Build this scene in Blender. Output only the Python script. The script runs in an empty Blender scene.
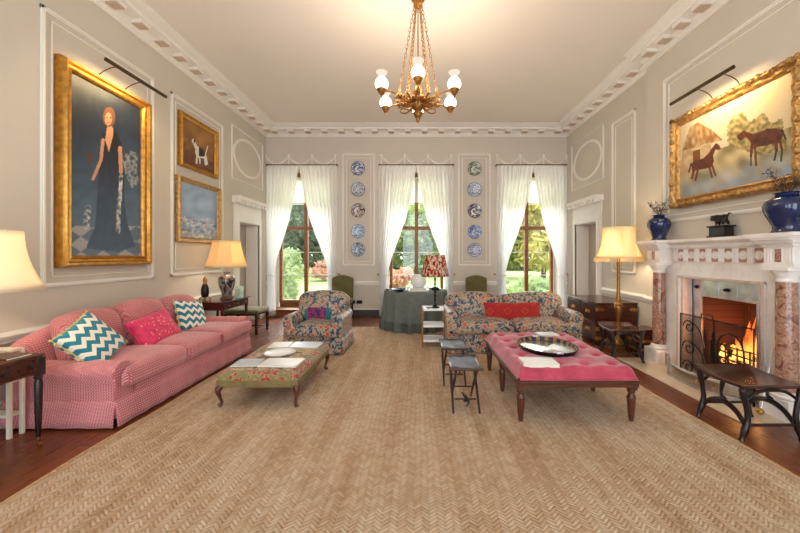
import bpy, bmesh, math, random
from mathutils import Vector, Matrix, noise
PI = math.pi
R = math.radians
random.seed(7)
sc = bpy.context.scene
COL = sc.collection
F = 340.0            # focal length in pixels of the 800 px frame

def c(r, g, b, a=1.0):
    def l(v):
        v /= 255.0
        return v/12.92 if v <= 0.04045 else ((v+0.055)/1.055)**2.4
    return (l(r), l(g), l(b), a)

# ------------------------------------------------------------------ nodes
class NT:
    def __init__(s, name):
        s.m = bpy.data.materials.new(name); s.m.use_nodes = True
        s.t = s.m.node_tree; s.n = s.t.nodes; s.n.clear()
        s.out = s.n.new('ShaderNodeOutputMaterial')
    def put(s, sock, v):
        if v is None: return
        if hasattr(v, 'is_output') or isinstance(v, bpy.types.NodeSocket): s.t.links.new(v, sock)
        else:
            if sock.type == 'RGBA' and len(v) == 3: v = (*v, 1)
            sock.default_value = v
    def node(s, typ, _props=None, **kw):
        nd = s.n.new('ShaderNode'+typ)
        for k, v in (_props or {}).items(): setattr(nd, k, v)
        for k, v in kw.items():
            s.put(nd.inputs[k.replace('_', ' ')], v)
        return nd
    def math(s, op, a, b=None, cc=None):
        nd = s.n.new('ShaderNodeMath'); nd.operation = op
        s.put(nd.inputs[0], a)
        if b is not None: s.put(nd.inputs[1], b)
        if cc is not None: s.put(nd.inputs[2], cc)
        return nd.outputs[0]
    def mix(s, f, a, b, blend='MIX'):
        nd = s.n.new('ShaderNodeMix'); nd.data_type = 'RGBA'; nd.blend_type = blend
        s.put(nd.inputs[0], f); s.put(nd.inputs[6], a); s.put(nd.inputs[7], b)
        return nd.outputs[2]
    def co(s, scale=(1, 1, 1), rot=(0, 0, 0), kind='Object'):
        tc = s.n.new('ShaderNodeTexCoord')
        mp = s.n.new('ShaderNodeMapping'); mp.inputs['Scale'].default_value = scale
        mp.inputs['Rotation'].default_value = rot
        s.t.links.new(tc.outputs[kind], mp.inputs[0]); return mp.outputs[0]
    def xyz(s, v):
        nd = s.n.new('ShaderNodeSeparateXYZ'); s.put(nd.inputs[0], v); return nd.outputs
    def noise(s, vec, scale, detail=3, rough=.5, dist=0):
        nd = s.node('TexNoise', Vector=vec, Scale=scale, Detail=detail, Roughness=rough, Distortion=dist); return nd
    def vor(s, vec, scale, feature='F1', rnd=1):
        return s.node('TexVoronoi', {'feature': feature}, Vector=vec, Scale=scale, Randomness=rnd)
    def ramp(s, f, stops, interp='LINEAR'):
        nd = s.n.new('ShaderNodeValToRGB'); nd.color_ramp.interpolation = interp
        e = nd.color_ramp.elements
        while len(e) < len(stops): e.new(.5)
        for i, (p, col) in enumerate(stops):
            e[i].position = p; e[i].color = col if len(col) == 4 else (*col, 1)
        s.put(nd.inputs[0], f); return nd.outputs[0]
    def bump(s, h, strength=.3, dist=.01):
        return s.node('Bump', Height=h, Strength=strength, Distance=dist).outputs[0]
    def bsdf(s, col, rough=.5, metal=0, normal=None, **kw):
        nd = s.node('BsdfPrincipled'); s.put(nd.inputs['Base Color'], col)
        s.put(nd.inputs['Roughness'], rough); s.put(nd.inputs['Metallic'], metal)
        if normal is not None: s.put(nd.inputs['Normal'], normal)
        for k, v in kw.items(): s.put(nd.inputs[k.replace('_', ' ')], v)
        return nd.outputs[0]
    def done(s, sh):
        s.t.links.new(sh, s.out.inputs[0]); return s.m

def plain(name, col, rough=.5, metal=0, var=.12, scale=6, bump=0, bscale=40, stretch=(1, 1, 1), **kw):
    n = NT(name); co = n.co(stretch)
    nz = n.noise(co, scale, 4).outputs[0]
    dark = tuple(x*(1-var) for x in col[:3]); lite = tuple(min(1, x*(1+var)) for x in col[:3])
    colr = n.ramp(nz, [(.3, dark), (.7, lite)])
    nm = None
    if bump:
        nm = n.bump(n.noise(co, bscale, 3).outputs[0], bump, .005)
    return n.done(n.bsdf(colr, rough, metal, nm, **kw))

def wood(name, dark, lite, rough=.35, stretch=(1, 8, 8), scale=3, coat=.0):
    n = NT(name); co = n.co(stretch)
    a = n.noise(co, scale, 5, .6, .6).outputs[0]
    col = n.ramp(a, [(.3, dark), (.7, lite)])
    return n.done(n.bsdf(col, rough, 0, n.bump(a, .1, .003), Coat_Weight=coat, Coat_Roughness=.15))

def fabric_shader(n, col, rough=.85, bscale=250, bst=.25, sheen=.2, extra=None):
    co = n.co()
    h = n.noise(co, bscale, 2).outputs[0]
    if extra is not None: h = n.math('ADD', h, extra)
    return n.done(n.bsdf(col, rough, 0, n.bump(h, bst, .004), Sheen_Weight=sheen))

# ------------------------------------------------------------------ mesh builder
class MB:
    def __init__(s): s.bm = bmesh.new(); s.T = Matrix.Identity(4); s.mi = 0
    def v(s, p): return s.bm.verts.new(s.T @ Vector(p))
    def f(s, vs, flip=False):
        try:
            fc = s.bm.faces.new(vs[::-1] if flip else vs); fc.material_index = s.mi; return fc
        except ValueError: return None
    def box(s, x0, x1, y0, y1, z0, z1, sub=0):
        if x0 > x1: x0, x1 = x1, x0
        if y0 > y1: y0, y1 = y1, y0
        if z0 > z1: z0, z1 = z1, z0
        V = [s.v((x, y, z)) for x in (x0, x1) for y in (y0, y1) for z in (z0, z1)]
        for q in ((0, 1, 3, 2), (4, 6, 7, 5), (0, 4, 5, 1), (2, 3, 7, 6), (0, 2, 6, 4), (1, 5, 7, 3)):
            s.f([V[i] for i in q])
        return s
    def lathe(s, prof, cx=0, cy=0, cz=0, n=24, sx=1, sy=1, axis='z', caps=True):
        rings = []
        for r, z in prof:
            ring = []
            for i in range(n):
                a = 2*PI*i/n
                x, y = r*math.cos(a)*sx, r*math.sin(a)*sy
                if axis == 'z': p = (cx+x, cy+y, cz+z)
                elif axis == 'x': p = (cx+z, cy+x, cz+y)
                else: p = (cx+y, cy+z, cz+x)
                ring.append(s.v(p))
            rings.append(ring)
        for a, b in zip(rings, rings[1:]):
            for i in range(n):
                s.f([a[i], a[(i+1) % n], b[(i+1) % n], b[i]])
        if caps:
            s.f(rings[0], True); s.f(rings[-1])
        return s
    def cyl(s, x, y, z0, z1, r, n=16, r2=None): return s.lathe([(r, z0), (r if r2 is None else r2, z1)], x, y, 0, n)
    def tube(s, pts, r, n=8, closed=False):
        pts = [Vector(p) for p in pts]; m = len(pts)
        rr = r if isinstance(r, (list, tuple)) else [r]*m
        if len(rr) != m:
            rr = [rr[min(len(rr)-1, int(i/(m-1)*(len(rr)-1)))] + (rr[min(len(rr)-1, int(i/(m-1)*(len(rr)-1))+1)]-rr[min(len(rr)-1, int(i/(m-1)*(len(rr)-1)))])*((i/(m-1)*(len(rr)-1)) % 1) for i in range(m)]
        rings = []; up = None
        for i, p in enumerate(pts):
            if closed: d = pts[(i+1) % m]-pts[i-1]
            else: d = pts[min(i+1, m-1)]-pts[max(i-1, 0)]
            if d.length < 1e-9: d = Vector((0, 0, 1))
            d.normalize()
            if up is None:
                up = Vector((0, 0, 1)) if abs(d.z) < .9 else Vector((1, 0, 0))
            u = (up-d*up.dot(d))
            if u.length < 1e-6: u = d.orthogonal()
            u.normalize(); w = d.cross(u); up = u
            rings.append([s.v(p+(u*math.cos(2*PI*k/n)+w*math.sin(2*PI*k/n))*rr[i]) for k in range(n)])
        for i in range(m if closed else m-1):
            a, b = rings[i], rings[(i+1) % m]
            for k in range(n): s.f([a[k], a[(k+1) % n], b[(k+1) % n], b[k]])
        if not closed: s.f(rings[0], True); s.f(rings[-1])
        return s
    def prism(s, poly, a0, a1, axis='y'):
        """poly of 2-D points extruded along axis between a0 and a1"""
        def mk(p, a):
            if axis == 'y': return (p[0], a, p[1])
            if axis == 'x': return (a, p[0], p[1])
            return (p[0], p[1], a)
        A = [s.v(mk(p, a0)) for p in poly]; B = [s.v(mk(p, a1)) for p in poly]
        n = len(poly)
        for i in range(n): s.f([A[i], A[(i+1) % n], B[(i+1) % n], B[i]])
        s.f(A, True); s.f(B); return s
    def rbox(s, cx, cy, cz, sx, sy, sz, r=.04, n=10, crown=0, fn=None):
        """rounded, optionally crowned box; fn deforms a local point"""
        h = (sx/2, sy/2, sz/2); r = min(r, *h)
        def wrap(t):  # -1..1
            return t
        cache = {}
        def P(i, j, k):
            key = (i, j, k)
            if key in cache: return cache[key]
            q = []
            for t, hh in zip((i, j, k), h):
                u = 2*t/n-1
                # crowd samples near edges
                u = math.sin(u*PI/2)*.6+u*.4
                q.append(u*hh)
            inner = [max(-(hh-r), min(hh-r, a)) for a, hh in zip(q, h)]
            d = Vector([a-b for a, b in zip(q, inner)])
            if d.length > 1e-9: d = d.normalized()*r
            p = Vector(inner)+d
            if crown:
                e = (1-(2*i/n-1)**2)*(1-(2*j/n-1)**2)
                p.z += crown*e*(1 if p.z > 0 else -.3)
            if fn: p = Vector(fn(p))
            vv = s.v(p+Vector((cx, cy, cz))); cache[key] = vv; return vv
        for a in range(n):
            for b in range(n):
                s.f([P(a, b, n), P(a+1, b, n), P(a+1, b+1, n), P(a, b+1, n)])
                s.f([P(a, b, 0), P(a, b+1, 0), P(a+1, b+1, 0), P(a+1, b, 0)])
                s.f([P(a, 0, b), P(a+1, 0, b), P(a+1, 0, b+1), P(a, 0, b+1)])
                s.f([P(a, n, b), P(a, n, b+1), P(a+1, n, b+1), P(a+1, n, b)])
                s.f([P(0, a, b), P(0, a, b+1), P(0, a+1, b+1), P(0, a+1, b)])
                s.f([P(n, a, b), P(n, a+1, b), P(n, a+1, b+1), P(n, a, b+1)])
        return s
    def grid(s, fn, nu, nv, wrapu=False):
        G = [[s.v(fn(i/nu, j/nv)) for j in range(nv+1)] for i in range(nu if wrapu else nu+1)]
        for i in range(nu):
            for j in range(nv):
                a = G[i]; b = G[(i+1) % len(G)]
                s.f([a[j], b[j], b[j+1], a[j+1]])
        return s
    def sphere(s, x, y, z, r, n=12, sx=1, sy=1, sz=1):
        prof = [(max(1e-4, r*math.sin(PI*i/(n//2+2)))*1.0, -r*math.cos(PI*i/(n//2+2))*sz) for i in range(n//2+3)]
        return s.lathe(prof, x, y, z, n, sx, sy)
    def build(s, name, mats, parent=None, bevel=0, ang=42, solid=0, subsurf=0, loc=None, rot=None, smooth=True):
        bmesh.ops.recalc_face_normals(s.bm, faces=s.bm.faces)
        me = bpy.data.meshes.new(name); s.bm.to_mesh(me); s.bm.free()
        if not isinstance(mats, (list, tuple)): mats = [mats]
        for m in mats: me.materials.append(m)
        if smooth:
            me.polygons.foreach_set('use_smooth', [True]*len(me.polygons))
            if ang < 180: me.set_sharp_from_angle(angle=R(ang))
        o = bpy.data.objects.new(name, me); COL.objects.link(o)
        if parent: o.parent = parent
        if loc is not None: o.location = loc
        if rot is not None: o.rotation_euler = rot
        if solid:
            md = o.modifiers.new('solid', 'SOLIDIFY'); md.thickness = solid; md.offset = 0
        if bevel:
            md = o.modifiers.new('bevel', 'BEVEL'); md.width = bevel; md.segments = 2; md.limit_method = 'ANGLE'; md.angle_limit = R(35)
        if subsurf:
            md = o.modifiers.new('sub', 'SUBSURF'); md.levels = subsurf; md.render_levels = subsurf
        return o

def tag(o, label=None, cat=None, group=None, kind=None):
    if label: o['label'] = label
    if cat: o['category'] = cat
    if group: o['group'] = group
    if kind: o['kind'] = kind
    return o
def thing(name, label, cat, loc=(0, 0, 0), rz=0, group=None):
    o = bpy.data.objects.new(name, None); COL.objects.link(o)
    o.location = loc; o.rotation_euler = (0, 0, rz); o.empty_display_size = .1
    return tag(o, label, cat, group)
def struct(mb, name, mats, **kw): return tag(mb.build(name, mats, **kw), kind='structure')
def copy_tree(o, parent=None):
    r = o.copy(); COL.objects.link(r)
    if parent: r.parent = parent
    for ch in list(o.children): copy_tree(ch, r)
    return r
def lerp(a, b, t): return a+(b-a)*t
def arc(cx, cz, r, a0, a1, n=10, sx=1): return [(cx+sx*r*math.cos(R(lerp(a0, a1, i/n))), cz+r*math.sin(R(lerp(a0, a1, i/n)))) for i in range(n+1)]
def crv(pts, n=6):
    """Catmull-Rom through points"""
    P = [Vector(p) for p in pts]; P = [P[0]*2-P[1]]+P+[P[-1]*2-P[-2]]; out = []
    for i in range(1, len(P)-2):
        for k in range(n):
            t = k/n
            out.append(.5*((2*P[i])+(P[i+1]-P[i-1])*t+(2*P[i-1]-5*P[i]+4*P[i+1]-P[i+2])*t*t+(3*P[i]-P[i-1]-3*P[i+1]+P[i+2])*t**3))
    out.append(P[-2]); return out
def point_light(name, loc, energy, col, size=.04, parent=None):
    l = bpy.data.lights.new(name, 'POINT'); l.energy = energy; l.color = col; l.shadow_soft_size = size
    o = bpy.data.objects.new(name, l); COL.objects.link(o); o.location = loc
    if parent: o.parent = parent
    return o

# ------------------------------------------------------------------ materials
m = {}
m['wall'] = plain('wall_paint', c(206, 198, 184), .75, var=.02, scale=2, bump=.04, bscale=120)
m['trim'] = plain('trim_paint', c(236, 231, 223), .45, var=.015, scale=3)
m['ceil'] = plain('ceiling_paint', c(232, 224, 214), .85, var=.015, scale=1.2)
m['block'] = plain('modillion_tan', c(200, 178, 158), .7, var=.06)
m['skirt'] = plain('charcoal_paint', c(70, 68, 74), .4, var=.1)
m['doorp'] = plain('door_paint', c(192, 182, 172), .5, var=.03)
m['gold'] = plain('gilding', c(190, 138, 62), .34, .85, var=.3, scale=18, bump=.5, bscale=45)
m['goldold'] = plain('worn_gilding', c(180, 140, 84), .45, .7, var=.4, scale=25, bump=1.0, bscale=38)
m['brass'] = plain('brass', c(200, 150, 70), .28, 1, var=.15, scale=12)
m['antbrass'] = plain('antique_brass', c(158, 112, 58), .38, .9, var=.35, scale=40, bump=.3, bscale=60)
m['bronze'] = plain('dark_bronze', c(38, 34, 32), .3, .6, var=.3, scale=14)
m['iron'] = plain('black_iron', c(40, 39, 42), .42, .7, var=.2)
m['steel'] = plain('polished_steel', c(208, 210, 214), .28, .9, var=.25, scale=7, bump=.1)
m['walnut'] = wood('walnut', c(64, 32, 19), c(100, 54, 32), .35)
m['mahog'] = wood('mahogany', c(46, 18, 14), c(84, 36, 26), .25, coat=.2)
m['oakdark'] = wood('ebonised_oak', c(16, 10, 10), c(38, 24, 22), .3, coat=.1)
m['oaktop'] = wood('dark_polished_top', c(44, 18, 14), c(72, 34, 26), .22, coat=.3)
m['winwood'] = wood('window_oak', c(112, 68, 36), c(152, 98, 54), .45)
m['stoolwood'] = wood('stool_beech', c(44, 22, 14), c(70, 38, 25), .4)
m['creamwood'] = plain('cream_painted_wood', c(222, 212, 192), .5, var=.05)
m['white'] = plain('white_enamel', c(238, 238, 238), .3, var=.02)
m['black'] = plain('black_gloss', c(20, 20, 24), .25, var=.2)
m['green'] = plain('olive_velvet', c(104, 98, 58), .85, var=.16, scale=9, bump=.2, bscale=200, Sheen_Weight=.3)
m['leather'] = plain('black_leather_sky_sheen', c(112, 122, 136), .22, 0, var=.35, scale=8, bump=.4, bscale=30)  # black leather; sky reflection put into the grey-blue base colour
m['strap'] = plain('black_leather_strap', c(24, 22, 24), .4, var=.2)
m['cloth'] = plain('grey_green_wool', c(104, 110, 104), .9, var=.1, scale=14, bump=.3, bscale=220)
m['plateglaze'] = plain('white_china', c(240, 240, 238), .15, var=.02)
m['navydish'] = plain('navy_glaze', c(32, 42, 66), .2, var=.25)
m['bookcov'] = plain('book_cover', c(226, 224, 218), .35, var=.04, scale=12)
m['paper'] = plain('page_edges', c(232, 226, 210), .8, var=.06, scale=60, stretch=(1, 1, 14))
m['leaf'] = plain('dried_leaf', c(58, 38, 26), .6, var=.4, scale=30)
m['terra'] = plain('bronzed_foot', c(96, 62, 44), .4, var=.2)

def mk():
    n = NT('marble_white'); co = n.co()
    a = n.noise(co, 3, 6, .6, 1.2).outputs[0]
    col = n.ramp(a, [(.3, c(226, 216, 208)), (.55, c(242, 238, 233)), (.8, c(232, 225, 218))])
    m['marble'] = n.done(n.bsdf(col, .22, 0, Coat_Weight=.3))
    n = NT('marble_breccia'); co = n.co()
    a = n.noise(co, 9, 7, .66, 1.0).outputs[0]
    v = n.vor(co, 14).outputs['Distance']
    col = n.ramp(a, [(.30, c(96, 52, 40)), (.42, c(142, 90, 70)), (.50, c(198, 160, 136)), (.56, c(150, 92, 70)), (.63, c(212, 184, 162)), (.72, c(150, 104, 84))])
    m['breccia'] = n.done(n.bsdf(n.mix(n.math('MULTIPLY', v, .35), col, c(92, 48, 36)), .18, 0, Coat_Weight=.4))
    n = NT('hearth_stone'); co = n.co()
    a = n.noise(co, 4, 6, .6, .8).outputs[0]
    m['hearth'] = n.done(n.bsdf(n.ramp(a, [(.3, c(196, 176, 150)), (.7, c(226, 208, 184))]), .3))
    # floor boards running along y
    n = NT('floor_boards'); co = n.co(); x, y, z = n.xyz(co)
    bx = n.math('DIVIDE', x, .14); idx = n.math('FLOOR', bx); fx = n.math('FRACT', bx)
    yy = n.math('ADD', n.math('DIVIDE', y, 1.9), n.math('MULTIPLY', n.math('SINE', n.math('MULTIPLY', idx, 12.9)), 7.3))
    iy = n.math('FLOOR', yy); fy = n.math('FRACT', yy)
    cmb = n.node('CombineXYZ', X=idx, Y=iy, Z=0.0).outputs[0]
    wn = n.node('TexWhiteNoise', {'noise_dimensions': '3D'}, Vector=cmb).outputs['Value']
    g = n.noise(n.co((14, 1.2, 1)), 4, 5, .6, .5).outputs[0]
    base = n.ramp(g, [(.25, c(68, 30, 14)), (.5, c(110, 56, 28)), (.8, c(146, 82, 46))])
    base = n.mix(.45, base, n.ramp(wn, [(0, c(76, 36, 17)), (1, c(134, 74, 40))]))
    gap = n.math('MAXIMUM', n.math('LESS_THAN', fx, .025), n.math('LESS_THAN', fy, .004))
    col = n.mix(gap, base, c(30, 16, 10))
    h = n.math('ADD', n.math('MULTIPLY', gap, -1), n.math('MULTIPLY', g, .25))
    m['floor'] = n.done(n.bsdf(col, n.ramp(g, [(0, (.22,)*3), (1, (.36,)*3)]), 0, n.bump(h, .3, .003), Specular_IOR_Level=.35))
    # braided jute
    n = NT('braided_jute'); co = n.co()
    wob = n.noise(co, 2.2, 2).outputs['Color']
    vm = n.n.new('ShaderNodeVectorMath'); vm.operation = 'MULTIPLY_ADD'
    n.t.links.new(wob, vm.inputs[0]); vm.inputs[1].default_value = (.05, .05, 0); n.t.links.new(co, vm.inputs[2])
    x, y, z = n.xyz(vm.outputs[0])
    W = .044
    bx = n.math('DIVIDE', x, W); idx = n.math('FLOOR', bx); fx = n.math('SUBTRACT', n.math('FRACT', bx), .5)
    par = n.math('SUBTRACT', n.math('MULTIPLY', n.math('PINGPONG', idx, 1.0), 2), 1)
    s1 = n.math('ADD', n.math('DIVIDE', y, .028), n.math('MULTIPLY', n.math('MULTIPLY', fx, par), 1.3))
    si = n.math('FLOOR', s1); sf = n.math('SUBTRACT', n.math('FRACT', s1), .5)
    hh = n.math('SUBTRACT', 1.0, n.math('ADD', n.math('MULTIPLY', n.math('MULTIPLY', sf, sf), 3.2), n.math('MULTIPLY', n.math('MULTIPLY', fx, fx), 2.0)))
    wn = n.node('TexWhiteNoise', {'noise_dimensions': '3D'}, Vector=n.node('CombineXYZ', X=idx, Y=si, Z=0.0).outputs[0]).outputs['Value']
    streak = n.noise(n.co((2.4, .22, 1)), 2.2, 4, .6).outputs[0]
    patch = n.noise(co, 1.1, 3, .6, .3).outputs[0]
    fib = n.noise(co, 160, 3).outputs[0]
    tone = n.math('ADD', n.math('ADD', n.math('MULTIPLY', streak, .68), n.math('MULTIPLY', patch, .24)), n.math('ADD', n.math('MULTIPLY', wn, .16), n.math('MULTIPLY', fib, .16)))
    col = n.ramp(tone, [(.36, c(146, 112, 80)), (.50, c(178, 146, 112)), (.62, c(196, 168, 138)), (.8, c(216, 194, 168))])
    col = n.mix(n.math('MULTIPLY', n.math('GREATER_THAN', wn, .975), .4), col, c(150, 104, 62))
    col = n.mix(n.math('MULTIPLY', n.math('SUBTRACT', 1.0, hh), .32), col, c(126, 88, 56))
    m['jute'] = n.done(n.bsdf(col, .95, 0, n.bump(n.math('ADD', hh, n.math('MULTIPLY', fib, .4)), .75, .012)))
    n = NT('jute_border'); co = n.co((1, 1, 1)); g = n.noise(co, 60, 4).outputs[0]
    m['jutebind'] = n.done(n.bsdf(n.ramp(g, [(.3, c(166, 126, 82)), (.7, c(204, 168, 124))]), .95, 0, n.bump(g, .8, .01)))
    # pink woven sofa fabric
    n = NT('pink_woven_fabric'); co = n.co()
    x, y, z = n.xyz(co)
    def cell(a, p): return n.math('FRACT', n.math('DIVIDE', a, p))
    hz = n.math('ADD', z, y)
    x = n.math('ADD', x, y)
    t = n.math('PINGPONG', n.math('DIVIDE', x, .011), 1.0)
    ch = n.math('FRACT', n.math('ADD', n.math('DIVIDE', hz, .026), n.math('MULTIPLY', t, .5)))
    stp = n.math('LESS_THAN', ch, .36)
    dot = n.math('MULTIPLY', stp, n.math('LESS_THAN', cell(x, .022), .62))
    nz = n.noise(co, 3.5, 4).outputs[0]
    base = n.ramp(nz, [(.3, c(176, 84, 92)), (.7, c(198, 108, 114))])
    col = n.mix(n.math('MULTIPLY', dot, .62), base, c(236, 208, 202))
    m['pink'] = fabric_shader(n, col, .9, sheen=.3)
    # chintz floral on tan with blue leaves and red blooms
    n = NT('floral_chintz'); co = n.co()
    wob = n.noise(co, 6, 3).outputs['Color']
    vm = n.n.new('ShaderNodeVectorMath'); vm.operation = 'MULTIPLY_ADD'
    n.t.links.new(wob, vm.inputs[0]); vm.inputs[1].default_value = (.09,)*3; n.t.links.new(co, vm.inputs[2])
    w = vm.outputs[0]
    a = n.noise(w, 19, 3, .55, .8).outputs[0]
    base = n.ramp(a, [(0, c(34, 48, 74)), (.42, c(60, 84, 104)), (.47, c(104, 122, 128)), (.50, c(188, 162, 128)), (.55, c(138, 106, 78)), (.59, c(200, 180, 148)), (.65, c(70, 58, 50))], 'CONSTANT')
    v = n.vor(w, 10)
    cr = n.xyz(v.outputs['Color'])
    isf = n.math('MULTIPLY', n.math('GREATER_THAN', cr[0], .62), n.math('LESS_THAN', n.math('ADD', v.outputs['Distance'], n.math('MULTIPLY', a, .9)), .80))
    fl = n.ramp(n.math('ADD', n.math('MULTIPLY', v.outputs['Distance'], 1.8), n.math('MULTIPLY', a, .4)), [(0, c(222, 186, 130)), (.35, c(196, 92, 58)), (.6, c(178, 62, 44)), (.85, c(214, 150, 110))])
    col = n.mix(isf, base, fl)
    m['floral'] = fabric_shader(n, col, .5, sheen=.1, bst=.12)
    # rose tufted fabric
    n = NT('raspberry_fabric'); co = n.co(); x, y, z = n.xyz(co)
    nz = n.noise(co, 7, 5, .65).outputs[0]
    col = n.ramp(nz, [(.3, c(158, 42, 66)), (.55, c(184, 62, 86)), (.75, c(200, 90, 108))])
    m['rasp'] = fabric_shader(n, col, .85, bscale=180, bst=.4, sheen=.5)
    # teal zigzag
    def zig(name, c1, c2, per=.105, amp=.040, wl=.105):
        n = NT(name); co = n.co(); x, y, z = n.xyz(co)
        t = n.math('PINGPONG', n.math('DIVIDE', n.math('ADD', x, 5.0), wl/2), 1.0)
        s_ = n.math('FRACT', n.math('ADD', n.math('DIVIDE', n.math('ADD', z, 5.0), per), n.math('MULTIPLY', t, amp/per)))
        k = n.math('LESS_THAN', s_, .52)
        return fabric_shader(n, n.mix(k, c1, c2), .9, bst=.2)
    m['zig'] = zig('teal_zigzag', c(236, 230, 214), c(22, 122, 142), .1, .05, .1)
    # pink ikat cushion
    n = NT('pink_ikat'); co = n.co()
    v = n.vor(co, 22, rnd=.6); col = n.ramp(n.noise(co, 14, 4).outputs[0], [(.3, c(204, 30, 84)), (.6, c(226, 62, 108)), (.8, c(232, 110, 130))])
    col = n.mix(n.math('LESS_THAN', v.outputs['Distance'], .22), col, c(238, 170, 130))
    m['ikat'] = fabric_shader(n, col)
    # kilim red with diamonds
    n = NT('red_kilim'); co = n.co(); x, y, z = n.xyz(co)
    dx = n.math('PINGPONG', n.math('ADD', x, 5.14), .14); dz = n.math('ABSOLUTE', z)
    dd = n.math('ADD', dx, dz)
    col = n.ramp(n.math('FRACT', n.math('DIVIDE', dd, .18)), [(0, c(178, 40, 30)), (.3, c(196, 88, 36)), (.4, c(146, 24, 30)), (.62, c(186, 42, 34)), (.8, c(88, 28, 46)), (.86, c(176, 36, 30))], 'CONSTANT')
    m['kilim'] = fabric_shader(n, n.mix(n.noise(co, 60, 3).outputs[0], col, c(150, 26, 26)), .95)
    # teal + plum ikat
    n = NT('teal_plum_weave'); co = n.co((1, 1, .45)); x, y, z = n.xyz(co)
    a = n.noise(co, 22, 3, .5, .4).outputs[0]
    mid = n.math('LESS_THAN', n.math('ABSOLUTE', x), .15)
    pat = n.ramp(a, [(0, c(26, 44, 92)), (.44, c(150, 34, 80)), (.55, c(42, 50, 110)), (.62, c(176, 60, 70))], 'CONSTANT')
    m['tealplum'] = fabric_shader(n, n.mix(mid, c(22, 98, 112), pat), .9)
    # needlepoint tapestry
    n = NT('needlepoint_tapestry'); co = n.co(); x, y, z = n.xyz(co)
    a = n.noise(co, 13, 3, .55, 1.0).outputs[0]
    fld = n.ramp(a, [(0, c(96, 60, 44)), (.38, c(150, 122, 78)), (.47, c(196, 172, 124)), (.56, c(166, 140, 96)), (.64, c(146, 54, 56)), (.69, c(96, 100, 66))], 'CONSTANT')
    edge = n.math('MAXIMUM', n.math('GREATER_THAN', n.math('ABSOLUTE', x), .31), n.math('GREATER_THAN', n.math('ABSOLUTE', y), .49))
    brd = n.ramp(n.noise(co, 13, 2, .5, .5).outputs[0], [(0, c(124, 122, 78)), (.46, c(158, 136, 92)), (.53, c(168, 40, 58)), (.62, c(158, 146, 100))], 'CONSTANT')
    m['tapes'] = fabric_shader(n, n.mix(edge, fld, brd), .95)
    m['tapside'] = plain('olive_gimp', c(120, 104, 62), .9, var=.15, scale=12)
    # blue and white china, several
    for i, (sc_, th, ground, ink) in enumerate([(28, .5, c(214, 218, 222), c(44, 74, 126)), (42, .52, c(220, 222, 224), c(66, 92, 128)), (22, .5, c(210, 202, 196), c(92, 62, 66)), (34, .54, c(200, 212, 226), c(60, 104, 164)), (38, .48, c(222, 224, 220), c(38, 92, 124)), (26, .5, c(206, 206, 200), c(90, 110, 92)), (46, .56, c(214, 222, 232), c(28, 62, 132)), (24, .46, c(236, 234, 230), c(70, 60, 84)), (30, .44, c(226, 230, 238), c(86, 110, 166)), (50, .52, c(216, 222, 234), c(34, 54, 118))]):
        n = NT('painted_china'); co = n.co()
        x, y, z = n.xyz(co)
        rr = n.math('SQRT', n.math('ADD', n.math('MULTIPLY', x, x), n.math('MULTIPLY', z, z)))
        a = n.noise(co, sc_, 2, .5, 1.0).outputs[0]
        k = n.math('GREATER_THAN', a, th)
        band = n.math('LESS_THAN', n.math('ABSOLUTE', n.math('SUBTRACT', rr, .112)), .004)
        rim = n.math('GREATER_THAN', rr, .16)
        k = n.math('MAXIMUM', n.math('MAXIMUM', k, band), rim)
        m['china%d' % i] = n.done(n.bsdf(n.mix(k, ground, ink), .15, 0))
    # cobalt glaze
    n = NT('cobalt_glaze'); co = n.co()
    a = n.noise(co, 9, 4, .6, .5).outputs[0]
    m['cobalt'] = n.done(n.bsdf(n.ramp(a, [(.3, c(8, 22, 58)), (.7, c(18, 40, 92))]), .12, 0, Coat_Weight=.6))
    # translucent things
    def transl(name, col, t, transp=0.0, stripes=None):
        n = NT(name); co = n.co()
        cc_ = col
        if stripes is not None: cc_ = stripes(n, co)
        d = n.node('BsdfDiffuse', Color=cc_).outputs[0]; tr = n.node('BsdfTranslucent', Color=cc_).outputs[0]
        ms = n.node('MixShader'); ms.inputs[0].default_value = t
        n.t.links.new(d, ms.inputs[1]); n.t.links.new(tr, ms.inputs[2]); o = ms.outputs[0]
        if transp:
            tp = n.node('BsdfTransparent').outputs[0]
            m2 = n.node('MixShader'); m2.inputs[0].default_value = transp
            n.t.links.new(o, m2.inputs[1]); n.t.links.new(tp, m2.inputs[2]); o = m2.outputs[0]
        return n.done(o)
    m['sheer'] = transl('white_sheer_voile', c(252, 252, 252), .6, .07)
    m['blind'] = transl('cream_blind', c(246, 244, 236), .6)
    m['shadegold'] = transl('gold_silk_shade', c(244, 224, 180), .5)
    m['shadecream'] = transl('cream_silk_shade', c(246, 234, 204), .5)
    m['shadewhite'] = transl('ivory_linen_shade', c(244, 234, 214), .5)
    def ik(n, co):
        a = n.noise(n.co((1, 1, .6)), 26, 3, .55, .8).outputs[0]
        return n.ramp(a, [(0, c(226, 206, 180)), (.50, c(168, 48, 40)), (.62, c(196, 92, 70)), (.68, c(214, 180, 150))], 'CONSTANT')
    m['shadeikat'] = transl('red_ikat_shade', None, .35, 0, ik)
    # window glass
    n = NT('clear_glass')
    tp = n.node('BsdfTransparent', Color=(.97, .98, .98, 1)).outputs[0]; gl = n.node('BsdfGlossy', Roughness=.02).outputs[0]
    ms = n.node('MixShader'); ms.inputs[0].default_value = .05
    n.t.links.new(tp, ms.inputs[1]); n.t.links.new(gl, ms.inputs[2]); m['glass'] = n.done(ms.outputs[0])
    # lit opal glass
    n = NT('lit_opal_glass')
    e = n.node('Emission', Color=(1, .86, .66, 1), Strength=5.0).outputs[0]
    m['opal'] = n.done(e)
    n = NT('etched_glass')
    e = n.node('Emission', Color=(1, .84, .68, 1), Strength=.55).outputs[0]
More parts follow.
